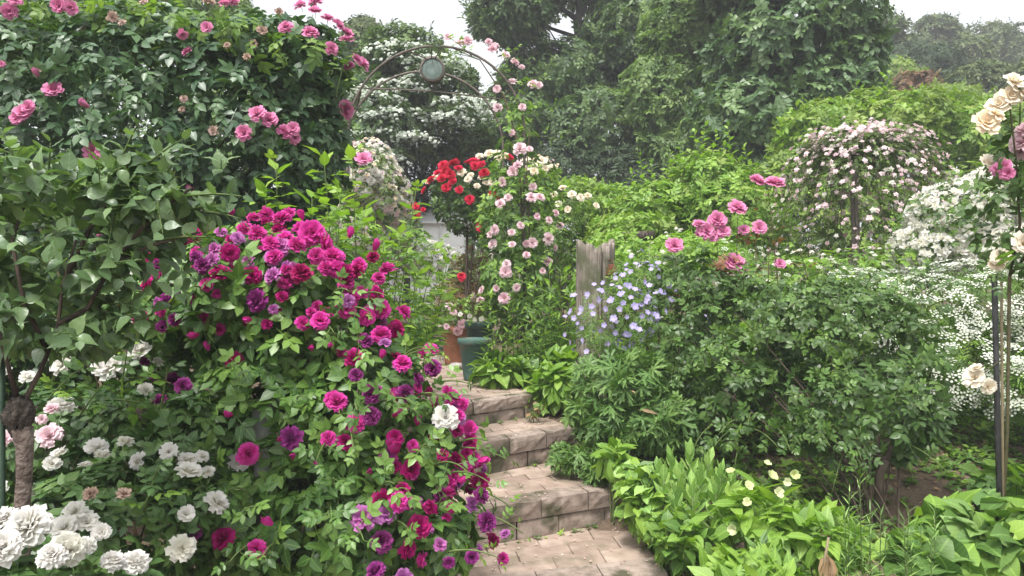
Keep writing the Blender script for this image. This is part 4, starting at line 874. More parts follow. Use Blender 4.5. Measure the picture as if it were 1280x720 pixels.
# cream standard rose on the black stake
p = Plant('cream_standard_rose', 'cream standard rose tied to a black stake', 'standard rose', (PB[0] + .03, 3.16), wood=M['cane'])
top = P(1262, 345, 3.1); p.stem([p.base - np.array([0, 0, .03]), (p.base + top) / 2 + np.array([.012, 0, 0]), top], .008, .007, part='trunk', k=8)
p.stem([top, P(1275, 280, 3.0), P(1270, 200, 2.9), P(1262, 130, 2.8)], .006, .003); p.stem([top, P(1300, 300, 3.0), P(1320, 220, 3.0)], .006, .003)
CR = [E(1300, 270, 3.0, 62, 60, .25), E(1285, 200, 2.95, 40, 60, .2)]
p.bush(CR, 130, T['bigrose'], .13, lump=.2, out=.7, droop=.4)
for a_, d_ in (((1262, 290), (-.7, -.2, -.35)), ((1255, 230), (-.6, -.3, .1)), ((1270, 320), (-.6, -.3, -.4)), ((1275, 160), (-.2, -.3, .6))): p.shoot(P(*a_, 2.9), d_, .16, T['bigrose'] + T['fresh'][:1], 4, .12, mat=M['stem'])
p.blooms([(1235, 152, 31), (1253, 132, 29), (1262, 122, 25), (1268, 102, 24), (1275, 115, 24), (1244, 145, 20)], B['cream'], Yd=2.8, ells=[E(1262, 130, 2.85, 12, 30, .03)], out=.0, tocam=.7)
p.blooms([(1217, 473, 24), (1232, 480, 18), (1222, 465, 14)], B['creamsm'], Yd=3.05, ells=[E(1225, 472, 3.08, 10, 10, .03)], out=0)
p.stem([P(1252, 450, 3.1), P(1240, 458, 3.07), P(1226, 470, 3.06)], .003, .002)
p.blooms([(1278, 178, 30), (1276, 190, 22), (1283, 165, 24)], B['blush'], Yd=2.85, ells=[E(1290, 180, 2.9, 16, 20, .06)], out=0)
p.blooms([(1252, 211, 24), (1262, 216, 16)], B['pink'], Yd=2.9, ells=[E(1262, 214, 2.9, 14, 14, .06)], out=0)
p.blooms([(1233, 207, 22), (1245, 330, 18), (1250, 322, 20), (1277, 305, 26)], B['creamsm'], Yd=2.95, ells=[E(1262, 300, 3.0, 30, 100, .08)], out=0)

# large green rose bush on the right
p = Plant('green_rose_bush', 'large dark green rose bush on a low forked trunk', 'rose bush', (P(1096, 608, 3.55)[0], 3.55), wood=M['bark'])
BG = [E(900, 440, 4.3, 90, 90, .42), E(1000, 415, 4.2, 110, 80, .45), E(1075, 440, 4.1, 70, 72, .42), E(960, 500, 3.9, 110, 72, .36), E(1070, 515, 3.8, 95, 60, .36), E(880, 380, 4.5, 75, 60, .4)]
p.bush(BG, 3300, T['bigrose'], .118, lump=.3, freq=3.6, core=.28, droop=.4, gap=-.28, jit=.6, upn=.35); p.stems(18, .006, spread=.1, reach=.95)
b0 = p.base; fk = P(1108, 575, 3.55); p.stem([b0 - np.array([0, 0, .05]), P(1100, 590, 3.55), fk], .022, .019, part='trunk', k=9)
for q in ([fk, P(1080, 560, 3.6), P(1065, 540, 3.7), P(1020, 480, 3.9)], [fk, P(1118, 550, 3.6), P(1135, 520, 3.7), P(1150, 470, 3.9)], [fk, P(1060, 580, 3.7), P(1000, 530, 3.9), P(930, 460, 4.1)]): p.stem(q, .015, .005, part='branch', mat=M['bark'], k=7)
p.stem([np.array([P(918, 560, 4.0)[0], 4.0, float(gz(1.1, 4.0))]), P(916, 520, 4.0), P(920, 450, 4.1)], .012, .008, part='branch', mat=M['bark'], k=7)
for i in range(110):
    x, y = p.rng.uniform(820, 1160), p.rng.uniform(340, 575); h_, nv = p.hit(x, y); p.shoot(h_, nv + np.array([p.rng.normal(0, .4), -.3, .4]), p.rng.uniform(.12, .24), [T['bigrose'][0], T['bigrose'][2], T['mid'][1]], 6, .09, droop=.35, mat=M['stem'])
for x, y, x2, y2 in ((960, 370, 962, 285), (975, 380, 960, 235), (905, 370, 895, 300), (920, 370, 922, 268), (945, 365, 945, 232), (850, 380, 843, 312), (1010, 350, 1000, 310)):
    a_ = P(x, y, 4.3); e_ = P(x2, y2, 4.35); p.shoot(a_, e_ - a_, np.linalg.norm(e_ - a_), [T['bigrose'][1], T['redleaf'][0], T['mid'][0]], 8, .09, droop=0, r=.004, mat=M['cane'], lean=.3)
p.blooms([(882, 289, 22), (897, 276, 22), (891, 294, 18), (903, 290, 16), (873, 281, 14), (920, 262, 22), (945, 228, 20), (967, 233, 24), (843, 308, 20), (918, 329, 24), (928, 337, 14), (948, 285, 18), (930, 288, 14), (974, 330, 14), (875, 293, 12)], B['pink'], Yd=4.3, ells=[E(920, 290, 4.35, 90, 60, .04)], out=.0, up=.8)
p.bush([E(945, 300, 4.35, 30, 14, .1), E(905, 325, 4.3, 26, 10, .1)], 16, T['redleaf'], .09)
p.ells = BG
p.scatter(BG[:3], 60, B['wtiny'], .022, up=.6)

# tangle of dark rose foliage between the hedge and the white roses
p = Plant('shade_rose_bush', 'dark leafy rose tangle in the shade between hedge and white roses', 'rose bush', (-2.0, 3.4), wood=M['cane'])
p.bush([E(60, 440, 3.3, 130, 80, .3), E(190, 430, 3.35, 110, 85, .3), E(280, 400, 3.4, 90, 110, .3), E(-80, 430, 3.3, 100, 120, .3)], 1300, T['white'] + T['hedge'][:1], .125, lump=.2, core=.3); p.stems(10, .008, spread=.3)
p.blooms([(130, 455, 14), (165, 405, 14), (155, 380, 10), (185, 340, 12), (172, 352, 12)], B['white'], out=.04)
# ------------------------------------------------------------------ plants round the arch and the path
RC = M['cane']
p = Plant('climbing_rose', 'pale pink climbing rose growing up the right side of the arch', 'climbing rose', (.16, 6.05), wood=RC)
CL = [E(628, 105, 6.15, 22, 28, .14), E(648, 150, 6.1, 24, 40, .18), E(652, 215, 6.1, 34, 40, .2), E(645, 280, 6.05, 50, 55, .26), E(640, 350, 6.0, 42, 60, .26), E(668, 400, 6.0, 36, 55, .25)]
p.bush(CL, 560, T['freshlo'] + T['mid'], .12, lump=.2, gap=-.3, freq=3, core=.3)
p.bush(CL[3:], 420, T['mid'], .12, lump=.2)
p.stem([p.base, P(655, 360, 6.0), P(652, 260, 6.02), P(648, 180, 6.02), P(630, 120, 6.05), P(600, 75, 6.05), P(565, 60, 6.02)], .011, .004, part='cane', k=6); p.stem([p.base, P(675, 380, 6.0), P(662, 300, 6.0), P(658, 220, 6.0), P(662, 160, 6.05)], .009, .004, part='cane', k=6)
for a_, d_ in (((600, 75), (-.8, 0, .3)), ((625, 95), (.4, -.1, .8)), ((655, 140), (.9, 0, .3)), ((660, 170), (.9, -.1, 0)), ((590, 70), (-.6, 0, .6)), ((640, 115), (.8, 0, .6))): p.shoot(P(*a_, 6.0), d_, .3, T['freshlo'], 7, .1, mat=M['stem'])
p.blooms([(560, 52, 10), (576, 60, 14), (585, 57, 13), (616, 69, 13), (619, 61, 10), (611, 58, 9), (632, 76, 11), (640, 82, 11), (652, 88, 8), (666, 110, 13), (673, 113, 10), (623, 111, 10), (643, 111, 12), (622, 141, 12), (652, 136, 9), (642, 165, 8), (650, 190, 17), (660, 191, 9), (643, 215, 14), (648, 208, 11), (632, 227, 13), (662, 250, 13), (672, 250, 12), (628, 258, 12), (622, 287, 12), (617, 292, 9), (620, 309, 12), (663, 302, 13), (657, 303, 9), (680, 297, 15), (686, 306, 8), (633, 341, 15), (632, 371, 14), (623, 360, 9), (601, 369, 12), (607, 362, 10), (601, 378, 10), (645, 359, 10), (684, 332, 12), (634, 332, 11), (640, 310, 9), (682, 276, 9), (668, 272, 9), (650, 282, 9), (636, 250, 10), (688, 268, 9), (700, 286, 9), (664, 232, 10), (640, 290, 9), (655, 322, 9), (672, 340, 9)], B['blush'], out=.04, up=.35)

# white rambler and white roses before the greenhouse
p = Plant('white_rambler_rose', 'rambler rose smothered in tiny creamy white flowers left of the greenhouse', 'rambler rose', (-1.35, 7.6), wood=RC)
WR = [E(462, 225, 7.6, 36, 46, .4), E(485, 245, 7.6, 28, 42, .35), E(450, 285, 7.7, 45, 50, .4), E(500, 275, 7.9, 20, 30, .3)]
p.bush(WR, 700, T['ramblo'], .13, lump=.2); p.stems(7, .01)
p.scatter(WR, 950, B['ptiny'][:1] + B['wtiny'] + B['ctiny'][:1], .076, clump=-.6, up=.2)
p.blooms([(466, 217, 11), (472, 222, 9), (462, 226, 10), (475, 228, 8), (460, 236, 9), (455, 240, 8)], B['white'], out=.06); p.blooms([(456, 207, 19)], B['pink'], out=.12)
p = Plant('white_shrub_rose', 'loose white shrub rose in front of the white greenhouse', 'shrub rose', (-1.0, 8.3), wood=RC)
WS = [E(478, 318, 8.3, 40, 26, .4), E(535, 325, 8.4, 40, 20, .4)]
p.bush(WS, 420, T['ramblo'] + T['freshlo'][:1], .12, lump=.25, gap=-.2, freq=3); p.stems(6, .008)
p.scatter(WS, 420, B['wtiny'], .06, clump=-.6, up=.3)

# red standard rose
p = Plant('red_standard_rose', 'red standard rose with a round crown on a thin dark stem', 'standard rose', (P(582, 430, 6.9)[0], 6.9), wood=M['bark'])
RR = [E(585, 250, 6.9, 46, 42, .3), E(615, 235, 6.95, 40, 36, .3), E(600, 272, 6.9, 40, 26, .26)]
p.bush(RR, 620, T['bigrose'], .115, lump=.15)
p.stem([p.base - np.array([0, 0, .03]), P(583, 350, 6.9), P(584, 285, 6.9)], .014, .012, part='trunk', k=8); p.stems(6, .007, reach=.6)
p.blooms([(555, 212, 13), (571, 213, 14), (560, 219, 13), (566, 224, 13), (558, 229, 12), (595, 208, 14), (592, 214, 12), (607, 220, 14), (584, 210, 9), (546, 230, 13), (540, 241, 10), (561, 237, 12), (568, 230, 11), (587, 250, 12), (613, 246, 14), (620, 241, 10), (603, 281, 14), (612, 285, 10), (604, 211, 10), (575, 218, 10), (552, 221, 11), (598, 214, 11), (628, 250, 11), (622, 262, 10), (633, 205, 10), (640, 212, 9), (576, 240, 10)], B['red'], out=.05)
p.blooms([(578, 220, 11), (588, 224, 10), (585, 229, 9), (605, 232, 9), (615, 229, 10), (545, 227, 9), (535, 232, 6), (595, 235, 8), (623, 205, 11), (600, 200, 10), (612, 198, 12), (622, 197, 10), (632, 200, 9), (600, 226, 8)], B['creamsm'], out=.04)
# small red rose among the lime shoots
p = Plant('red_rose', 'slim young rose with single red blooms before the greenhouse', 'rose', (P(521, 430, 6.2)[0], 6.2), wood=RC)
p.stem([p.base, P(520, 330, 6.2), P(520, 268, 6.2)], .006, .004); p.bush([E(516, 280, 6.2, 14, 14, .1)], 30, T['bigrose'], .09)
p.blooms([(520, 259, 9), (521, 267, 9), (529, 262, 6)], B['red'], Yd=6.15, ells=[E(520, 264, 6.2, 6, 8, .03)], out=0); p.blooms([(577, 346, 11)], B['red'], Yd=6.1, ells=[E(577, 346, 6.2, 4, 4, .02)], out=0)
# cream roses beyond the arch
p = Plant('cream_rose_bush', 'bushy rose with many small cream and peach blooms behind the arch', 'rose bush', (.55, 7.5), wood=RC)
CB = [E(670, 225, 7.5, 36, 32, .35), E(715, 262, 7.5, 42, 36, .35), E(690, 300, 7.4, 45, 40, .35)]
p.bush(CB, 800, T['freshlo'] + T['ramblo'], .12, lump=.2); p.stems(8, .008)
p.scatter(CB[:2], 130, B['ctiny'] + B['ptiny'][:1], .062, clump=.0, freq=4, up=.4)
p.blooms([(667, 205, 11), (676, 206, 11), (668, 216, 10), (680, 213, 9), (705, 240, 10), (715, 246, 11), (724, 250, 10), (733, 247, 9), (695, 246, 9), (700, 256, 9), (742, 258, 8), (710, 262, 8)], B['creamsm'], out=.04)
# plants in the pots
def potplant(label, x, y, z, w_, h_, tp, fl, n=60, size=.075, name='potted_plant', cat='potted plant'):
    p = Plant(name, label, cat, (x, y, z), wood=M['stem']); c = np.array([x, y, z + h_ * .55]); e = [(c, np.array([w_, w_, h_ * .5]))]
    p.bush(e, n, tp, size, lump=.25); p.stems(5, .004, spread=.03)
    if fl: p.blooms(*fl[:1], fl[1], out=.02)
    return p
potplant('pale pink miniature rose growing in the terracotta pot', TPX, 6.55, LV[3] + .28, .15, .3, T['midlo'] + T['freshlo'][:1], ([(563, 385, 10), (567, 391, 9), (571, 409, 12), (577, 404, 12), (582, 402, 9), (553, 411, 11), (556, 416, 8), (575, 421, 9), (560, 406, 8)], B['blush']), 70)
potplant('small white flowered plant in the dark green pot', -.29, 5.95, LV[3] + .35, .13, .26, T['freshlo'], ([(588, 394, 6), (594, 398, 6), (580, 392, 6), (605, 410, 5), (600, 396, 6)], B['white'][:2]), 90, .06)
p = Plant('bronze_shrub', 'bronze leaved shrub behind the potted roses', 'shrub', (P(575, 420, 7.2)[0], 7.2), wood=RC)
p.bush([E(572, 375, 7.2, 32, 28, .25), E(590, 340, 7.3, 22, 30, .2)], 320, [spray(L['purple'], 9, q, .25, .25) for q in range(2)], .14, lump=.2); p.stems(6, .006)
p = Plant('white_bedding_plant', 'small white bedding flowers at the foot of the terracotta pot', 'flower', (P(548, 445, 6.9)[0], 6.9, LV[3]), wood=M['stem'])
e_ = [E(549, 438, 6.9, 10, 9, .08)]; p.bush(e_, 26, T['midlo'], .05); p.scatter(e_, 26, B['wtiny'], .035, up=.6); p.stems(3, .003, spread=.02)

# leafy lilies and hostas at the foot of the arch
lan_t = [simple_leaf(L['mid'], [(.25, .07), (.6, .075)], .3, c, .004, .04) for c in (-.25, -.45)]; lanf = [simple_leaf(L['fresh'], [(.25, .09), (.6, .095)], .3, c, .004, .04) for c in (-.2, -.4)]
obo = [simple_leaf(L['fresh'], [(.25, .12), (.55, .22), (.82, .16)], .2, c, .01, .06) for c in (-.25, -.4)]
def upright(name, label, cat, spots, Y, tp, nl, size, top_jit=10, r=.004, wood=None, base_y=None):
    b = P(spots[0][0], 500, Y); p = Plant(name, label, cat, (b[0], Y), wood=wood or M['stem'])
    for x, y in spots:
        yy = Y + p.rng.uniform(-.12, .15); xx = P(x, 400, yy)[0]; bz = float(gz(xx, yy)) - .02; t_ = P(x + p.rng.normal(0, 4), y + p.rng.normal(0, top_jit), yy); a_ = np.array([xx + p.rng.normal(0, .015), yy, bz])
        p.shoot(a_, t_ - a_, np.linalg.norm(t_ - a_), tp, nl, size, droop=0, r=r, lean=.55, start=.25, tipscale=.7)
    return p
upright('lily_plant', 'clump of leafy lily stems below the pink climbing rose', 'lily', [(610, 400), (622, 385), (630, 410), (640, 395), (648, 420), (618, 425), (655, 405), (605, 430), (634, 380), (645, 370)], 5.1, lanf + lan_t, 30, .11)
upright('lily_plant', 'dark green lily stems between the arch and the stump', 'lily', [(668, 350), (680, 360), (690, 335), (700, 345), (708, 365), (715, 350), (685, 380), (698, 385), (712, 390), (675, 400), (722, 380)], 5.3, lan_t + lanf[:1], 32, .13)
def clump(name, label, cat, px, py, Y, rx, ry, dep, tp, n, size, **kw):
    b = P(px, py, Y); p = Plant(name, label, cat, (b[0], Y), wood=M['stem'], kmax=kw.pop('kmax', 300)); e = [E(px, py, Y, rx, ry, dep)]
    fl = kw.pop('fl', None); kw.setdefault('lump', .2); p.bush(e, n, tp, size, **kw); p.stems(6, .004, spread=.04, reach=.5)
    return p
ROS = dict(out=.9, tan=.6, droop=.1, upz=.9, upn=.2)
heart = [heart_leaf(L['fresh'], 0), heart_leaf(L['mid'], 1)]
clump('hosta', 'fresh green broad leaved hosta at the edge of the top step', 'hosta', 690, 482, 4.75, 42, 34, .2, obo, 150, .13, **ROS)
clump('hosta', 'low hosta clump in front of the blue green tub', 'hosta', 634, 464, 5.05, 44, 24, .2, heart + obo, 160, .11, **ROS)
clump('hosta', 'hosta clump between the arch post and the stump', 'hosta', 715, 455, 5.0, 40, 24, .2, heart + obo[:1], 130, .12, **ROS)
p = clump('stonecrop', 'withered creamy stonecrop at the corner of the third step', 'stonecrop', 668, 512, 4.5, 15, 9, .06, [simple_leaf(L['dry'], OV2, .3, -.2), T['mid'][0]], 26, .05)

# lavender cranesbill in front of the stump
crane = [star_leaf(L['crane'], 7, 2.5, .1, q, True) for q in range(3)]
p = Plant('cranesbill', 'lavender flowered cranesbill in front of the wooden stump', 'cranesbill', (P(780, 500, 4.2)[0], 4.2), wood=M['stem'])
CG = [E(780, 395, 4.3, 66, 48, .26), E(800, 350, 4.4, 45, 30, .2), E(745, 410, 4.3, 38, 36, .2)]
small = [spray(L['crane'], 7, q, .12, .3) for q in range(2)] + [spray(L['fresh'], 7, 5, .12, .25)]
p.bush(CG, 560, small, .11, lump=.25, gap=-.3, freq=4, core=.4)
p.ells = CG; p.stems(26, .003, reach=.95, spread=.12)
LV_ = [(778, 351, 10), (790, 328, 8), (795, 333, 9), (802, 322, 10), (820, 333, 10), (775, 367, 9), (785, 365, 11), (766, 362, 8), (745, 360, 8), (755, 358, 8), (831, 355, 11), (823, 370, 14), (835, 377, 12), (815, 372, 10), (808, 364, 10), (793, 365, 10), (806, 377, 10), (792, 385, 13), (776, 373, 11), (765, 378, 12), (750, 378, 12), (743, 385, 10), (725, 375, 12), (718, 393, 12), (733, 388, 10), (745, 393, 9), (768, 398, 13), (758, 404, 9), (790, 405, 12), (797, 410, 12), (815, 395, 13), (828, 390, 10), (752, 411, 9), (880, 402, 14), (885, 408, 9), (735, 435, 9), (780, 428, 10), (722, 400, 10), (712, 398, 8), (783, 345, 7), (812, 340, 8), (760, 388, 10), (775, 388, 10), (783, 396, 8), (738, 372, 9), (805, 352, 8), (840, 367, 9), (770, 355, 8), (755, 370, 9), (730, 410, 8), (788, 375, 9), (800, 395, 9)]
p.blooms([(x_, y_, d_ * .85) for x_, y_, d_ in LV_], B['lav'], out=.03, tocam=.6, up=.4, jit=.5)
p.scatter(CG, 130, B['lav'], .033, up=.4, lump=.25, spread=.1)
p = Plant('cranesbill', 'mound of deeply cut cranesbill leaves beside the third step', 'cranesbill', (P(775, 540, 3.85)[0], 3.85), wood=M['stem'])
CM = [E(785, 475, 4.05, 75, 48, .3), E(750, 520, 3.95, 50, 40, .22), E(815, 525, 3.9, 70, 48, .26)]
p.bush(CM, 430, crane, .15, lump=.2, **ROS); p.stems(14, .003, spread=.1)
p.blooms([(800, 516, 24), (797, 500, 14)], [simple_leaf(L['dry'], [(.3, .1), (.7, .08)], .5, -.5)], out=.04, part='leaf')
p = Plant('cranesbill', 'low cut leaved cranesbill spilling over the second step', 'cranesbill', (P(715, 595, 3.75)[0], 3.85, .66), wood=M['stem'])
p.bush([E(712, 572, 3.85, 34, 26, .13), E(748, 585, 3.75, 28, 28, .13)], 110, crane, .13, lump=.2, **ROS); p.stems(6, .003, spread=.03)
clump('primrose', 'rosette of pointed primrose leaves edging the second step', 'primrose', 770, 572, 3.6, 26, 22, .1, obo, 46, .11, **ROS)

# right hand bed by the lower steps
sed = [simple_leaf(L['sedum'], [(.25, .14), (.55, .24), (.82, .18)], .3, .12, .006, .05), simple_leaf(L['sedum'], [(.3, .15), (.6, .22)], .2, .05, 0, .05)]
def rosettes(name, label, cat, spots, tp, nl, size, h=.22):
    Y0 = spots[0][2]; p = Plant(name, label, cat, (P(spots[0][0], 600, Y0)[0], Y0), wood=M['stem'])
    for x, y, Y in spots:
        t_ = P(x, y, Y); bz = float(gz(t_[0], Y)) - .01; a_ = np.array([t_[0] + p.rng.normal(0, .01), Y + .02, bz]); p.stem([a_, (a_ + t_) / 2, t_], .006, .005)
        m = nl; az = np.arange(m) * 2.4 + p.rng.uniform(0, 6); q = np.linspace(1, 0, m) ; el = RAD(20) + q[::-1] * RAD(55)
        d_ = np.stack([np.cos(az) * np.cos(el), np.sin(az) * np.cos(el), np.sin(el)], -1); pos = a_ + (t_ - a_) * (.55 + .45 * q[::-1, None]); up = np.array([0, 0, 1.0]) - d_ * .3 + p.rng.normal(0, .1, (m, 3))
        p.addv(tp, pos, orient(d_, up), size * p.rng.uniform(.8, 1.1, m) * (1 - .25 * q[::-1]))
    return p
rosettes('stonecrop', 'fleshy pale green stonecrop clump beside the lower step', 'stonecrop', [(838, 575, 3.3), (862, 568, 3.35), (885, 575, 3.4), (850, 592, 3.2), (875, 590, 3.25), (900, 590, 3.3), (830, 600, 3.15), (915, 605, 3.25), (865, 610, 3.1), (895, 612, 3.15), (822, 590, 3.3), (845, 620, 3.05)], sed, 18, .105)
clump('ground_ivy', 'round leaved creeping plant spilling beside the lowest step', 'ground cover', 815, 628, 3.28, 40, 40, .16, [heart_leaf(L['fresh'], 0), heart_leaf(L['sedum'], 2)], 170, .075, **ROS)
clump('ground_ivy', 'round leaved creeping plant at the corner of the brick landing', 'ground cover', 850, 672, 2.95, 34, 28, .14, [heart_leaf(L['fresh'], 0), heart_leaf(L['mid'], 2)], 120, .07, **ROS)
clump('ground_ivy', 'round leaved creeping plant between the second step and the stonecrop', 'ground cover', 800, 600, 3.45, 34, 22, .14, [heart_leaf(L['mid'], 0), heart_leaf(L['sedum'], 2)], 100, .075, **ROS)
hel = [star_leaf(L['fresh'], 7, 2.1, .17, q, False, -.3) for q in range(2)]; helm = [star_leaf(L['crane'], 7, 2.4, .17, 4, False, -.3)]
p = Plant('hellebore', 'hellebore with nodding pale green flowers behind the dark leaf rosette', 'hellebore', (P(945, 640, 2.95)[0], 3.0), wood=M['stem'])
HE = [E(940, 640, 3.0, 60, 38, .2), E(970, 665, 2.85, 45, 36, .18)]; p.bush(HE, 120, hel + obo, .14, lump=.2, **ROS); p.stems(12, .004, reach=1.0, spread=.08)
p.blooms([(917, 604, 11), (937, 624, 12), (960, 612, 15), (982, 600, 12), (935, 636, 11), (968, 626, 13), (932, 664, 13), (955, 602, 10), (975, 608, 10)], B['hell'], out=.05, tocam=.7, up=.1)
rosettes('hellebore', 'dark green hellebore rosette at the front of the bed', 'hellebore', [(952, 682, 2.65)], [simple_leaf(L['crane'], [(.25, .1), (.6, .17), (.85, .1)], .2, -.25, .005, .05)], 13, .13)
clump('leafy_perennial', 'light green perennial with pointed leaves below the forked trunk', 'perennial', 1030, 672, 2.75, 55, 34, .2, [simple_leaf(L['fresh'], [(.15, .24), (.4, .3), (.7, .17)], .15, -.2, .02)] + obo[:1], 170, .1, **ROS)
clump('leafy_perennial', 'yellow green perennial in front of the dry leaf', 'perennial', 940, 715, 2.5, 70, 24, .18, [simple_leaf(L['fresh'], [(.15, .24), (.4, .3), (.7, .17)], .15, -.2, .02)] + hel, 110, .095, **ROS)
bh = [heart_leaf(L['mid'], 0), heart_leaf(L['fresh'], 1), heart_leaf(L['crane'], 1)]
clump('heart_leaved_plant', 'broad heart shaped leaves below the cream standard rose', 'perennial', 1235, 670, 2.65, 80, 44, .25, bh, 230, .115, **ROS)
clump('heart_leaved_plant', 'heart shaped leaves spilling forward beside the fine leaved asters', 'perennial', 1165, 700, 2.5, 45, 30, .2, bh, 100, .11, **ROS)
clump('heart_leaved_plant', 'heart shaped leaves on the slope behind the black stake', 'perennial', 1268, 610, 3.35, 40, 26, .2, bh, 70, .12, **ROS)
fine = [simple_leaf(L['crane'], [(.3, .045), (.6, .045)], .3, c, 0, .03) for c in (-.1, -.35)] + [simple_leaf(L['sedum'], [(.3, .045), (.6, .045)], .3, -.2, 0, .03)]
upright('aster', 'fine leaved grey green aster stems in the middle of the bed', 'aster', [(1065, 620), (1080, 605), (1090, 630), (1055, 645), (1100, 650), (1072, 660), (1085, 670), (1110, 665)], 2.45, fine, 60, .06, 6, .003)
upright('aster', 'fine leaved green aster stems beside the heart shaped leaves', 'aster', [(1140, 630), (1155, 640), (1165, 655), (1148, 665), (1172, 640), (1130, 660), (1160, 680)], 2.4, fine, 60, .055, 6, .003)
p = Plant('dry_flower_head', 'withered brown leaf bundle at the front of the bed', 'dead leaf', (P(1032, 720, 2.35)[0], 2.35), wood=M['bamboo'])
t_ = P(1030, 712, 2.35); p.stem([p.base, t_ + np.array([0, 0, .02]), P(1036, 672, 2.35)], .006, .004)
m = 12; az = np.arange(m) * 2.4; d_ = np.stack([np.cos(az) * .45, np.sin(az) * .45, -np.ones(m)], -1); p.addv([simple_leaf(L['dry'], [(.3, .14), (.7, .16)], .6, -.2, .03)], np.tile(P(1034, 692, 2.35), (m, 1)), orient(d_, -d_[:, [1, 0, 2]] + np.array([0, -.6, .3])), np.full(m, .08))
fern = [spray(L['lime'], 15, 3, .16, .22, OV1, -.3)]
p = Plant('fern', 'small yellow green fern at the front corner of the bed', 'fern', (P(872, 716, 2.55)[0], 2.6), wood=M['stem'])
for q in range(7): a_ = q * .9; p.add(fern[0], p.base + np.array([0, 0, .04 + .02 * (q % 2)]), orient(np.array([[math.cos(a_), math.sin(a_), .45]]), np.array([[0, 0, 1.0]])), .17)
p.stem([p.base, p.base + np.array([0, 0, .05])], .006, .004)

# white flowers on the right
p = Plant('white_lace_flowers', 'drift of white lace flowers beyond the green rose bush', 'lace flower', (P(1190, 480, 4.9)[0], 4.9), wood=M['stem'])
AM = [E(1110, 375, 4.8, 60, 34, .3), E(1150, 400, 4.6, 70, 50, .35), E(1215, 385, 4.6, 80, 58, .4), E(1285, 400, 4.5, 60, 70, .4), E(1190, 455, 4.4, 75, 50, .35), E(1265, 475, 4.2, 55, 55, .3)]
lacy = [spray(L['mid'], 11, q, .1, .3) for q in range(2)] + [spray(L['fresh'], 11, 7, .1, .3)]
p.bush(AM, 1500, lacy, .14, lump=.2, core=.3); p.stems(24, .003, reach=.95, spread=.5)
p.scatter(AM, 720, B['umbel'], .085, up=1.3, lump=.2, spread=.12)
p = Plant('white_shrub_rose', 'round shrub rose with clusters of white pompons behind the cream roses', 'shrub rose', (P(1215, 400, 5.4)[0], 5.4), wood=RC)
WQ = [E(1200, 275, 5.4, 62, 52, .4), E(1255, 250, 5.4, 48, 42, .35), E(1160, 310, 5.4, 35, 32, .3), E(1240, 310, 5.3, 60, 40, .35)]
p.bush(WQ, 900, T['bigrose'][:1] + T['midlo'], .1, lump=.18); p.stems(8, .008)
p.scatter(WQ, 1150, B['wtiny'] + B['wsmall'], .066, clump=-.75, freq=3.2, up=.3, lump=.22)
p = Plant('meadow_perennial', 'yellow green perennials with tiny white flowers behind the large rose bush', 'perennial', (P(1010, 400, 5.4)[0], 5.4), wood=M['stem'])
MP = [E(980, 345, 5.3, 90, 32, .4), E(880, 330, 5.4, 80, 40, .4), E(1080, 335, 5.4, 70, 26, .35), E(920, 410, 5.0, 100, 50, .3), E(1050, 420, 4.9, 80, 50, .3)]
p.bush(MP, 1250, T['freshlo'] + lacy, .115, lump=.25); p.stems(14, .004, spread=.4); p.scatter(MP[:3], 170, B['wtiny'] + B['umbel'][:1], .045, up=1.2, lump=.25)

# weeping pale pink umbrella rose
ux, uY = P(1068, 330, 6.6)[0], 6.6
p = Plant('weeping_rose', 'umbrella shaped weeping standard rose covered in pale pink flowers', 'standard rose', (ux, uY), wood=M['bark_grey'])
tpz = P(1066, 205, 6.6)
p.stem([p.base - np.array([0, 0, .05]), P(1069, 290, 6.6), P(1067, 240, 6.6), tpz], .036, .028, part='trunk', k=9)
n_r = 46; Wd, Ht = 106 * 6.6 / F, 60 * 6.6 / F
lw = [spray(L['ramb'], 9, q, .3, .26) for q in range(2)]
top_c = P(1083, 250, 6.6); pos_f, ax_f, pos_l, dl = [], [], [], []
for q in range(n_r):
    az = q * 2.399; R_ = Wd * p.rng.uniform(.72, 1.08); tt = np.linspace(0, 1, 9); hz = p.rng.uniform(.75, 1.05)
    xx = np.cos(az) * R_ * tt; yy = np.sin(az) * R_ * .9 * tt; zz = tpz[2] + .25 * np.sin(tt * 2.0) * hz + .12 - (tt ** 3) * p.rng.uniform(.55, 1.25)
    pts = np.stack([tpz[0] + .12 * tt + xx, uY + yy, zz], -1); pts[0] = tpz; p.stem(pts, .006, .002, part='twig', k=4)
    for w_ in np.linspace(.25, 1, 34):
        c = np.array([np.interp(w_, tt, pts[:, z_]) for z_ in range(3)]) + p.rng.normal(0, .045, 3)
        nv = nrm(np.array([math.cos(az) * w_, math.sin(az) * w_, 1.1 - w_ * .7])); pos_l.append(c - nv * .04); dl.append(nv * .3 + np.array([math.cos(az), math.sin(az), -.6]) + p.rng.normal(0, .4, 3))
        if p.rng.random() < .95 - .5 * (w_ < .45) - .45 * (math.sin(az * 3 + w_ * 9) > .3): pos_f.append(c + nv * .05); ax_f.append(nv + p.rng.normal(0, .25, 3))
pos_l = np.array(pos_l); dl = np.array(dl); p.addv(lw, pos_l, orient(dl, np.tile([0, 0, 1.0], (len(dl), 1)) + p.rng.normal(0, .3, dl.shape)), .13 * p.rng.uniform(.7, 1.2, len(dl)))
pos_f = np.array(pos_f); p.addv(B['ptiny'] + B['ptiny'] + B['wtiny'][:1], pos_f, axis_frames(np.array(ax_f), p.rng), .056 * p.rng.uniform(.75, 1.2, len(pos_f)), part='flower', mass='blossom')
WU = [E(1030, 310, 6.9, 42, 40, .3), E(1110, 310, 6.9, 45, 42, .3)]; p.bush(WU, 140, lw, .14, lump=.3, gap=-.1); p.scatter(WU, 90, B['ptiny'], .05)
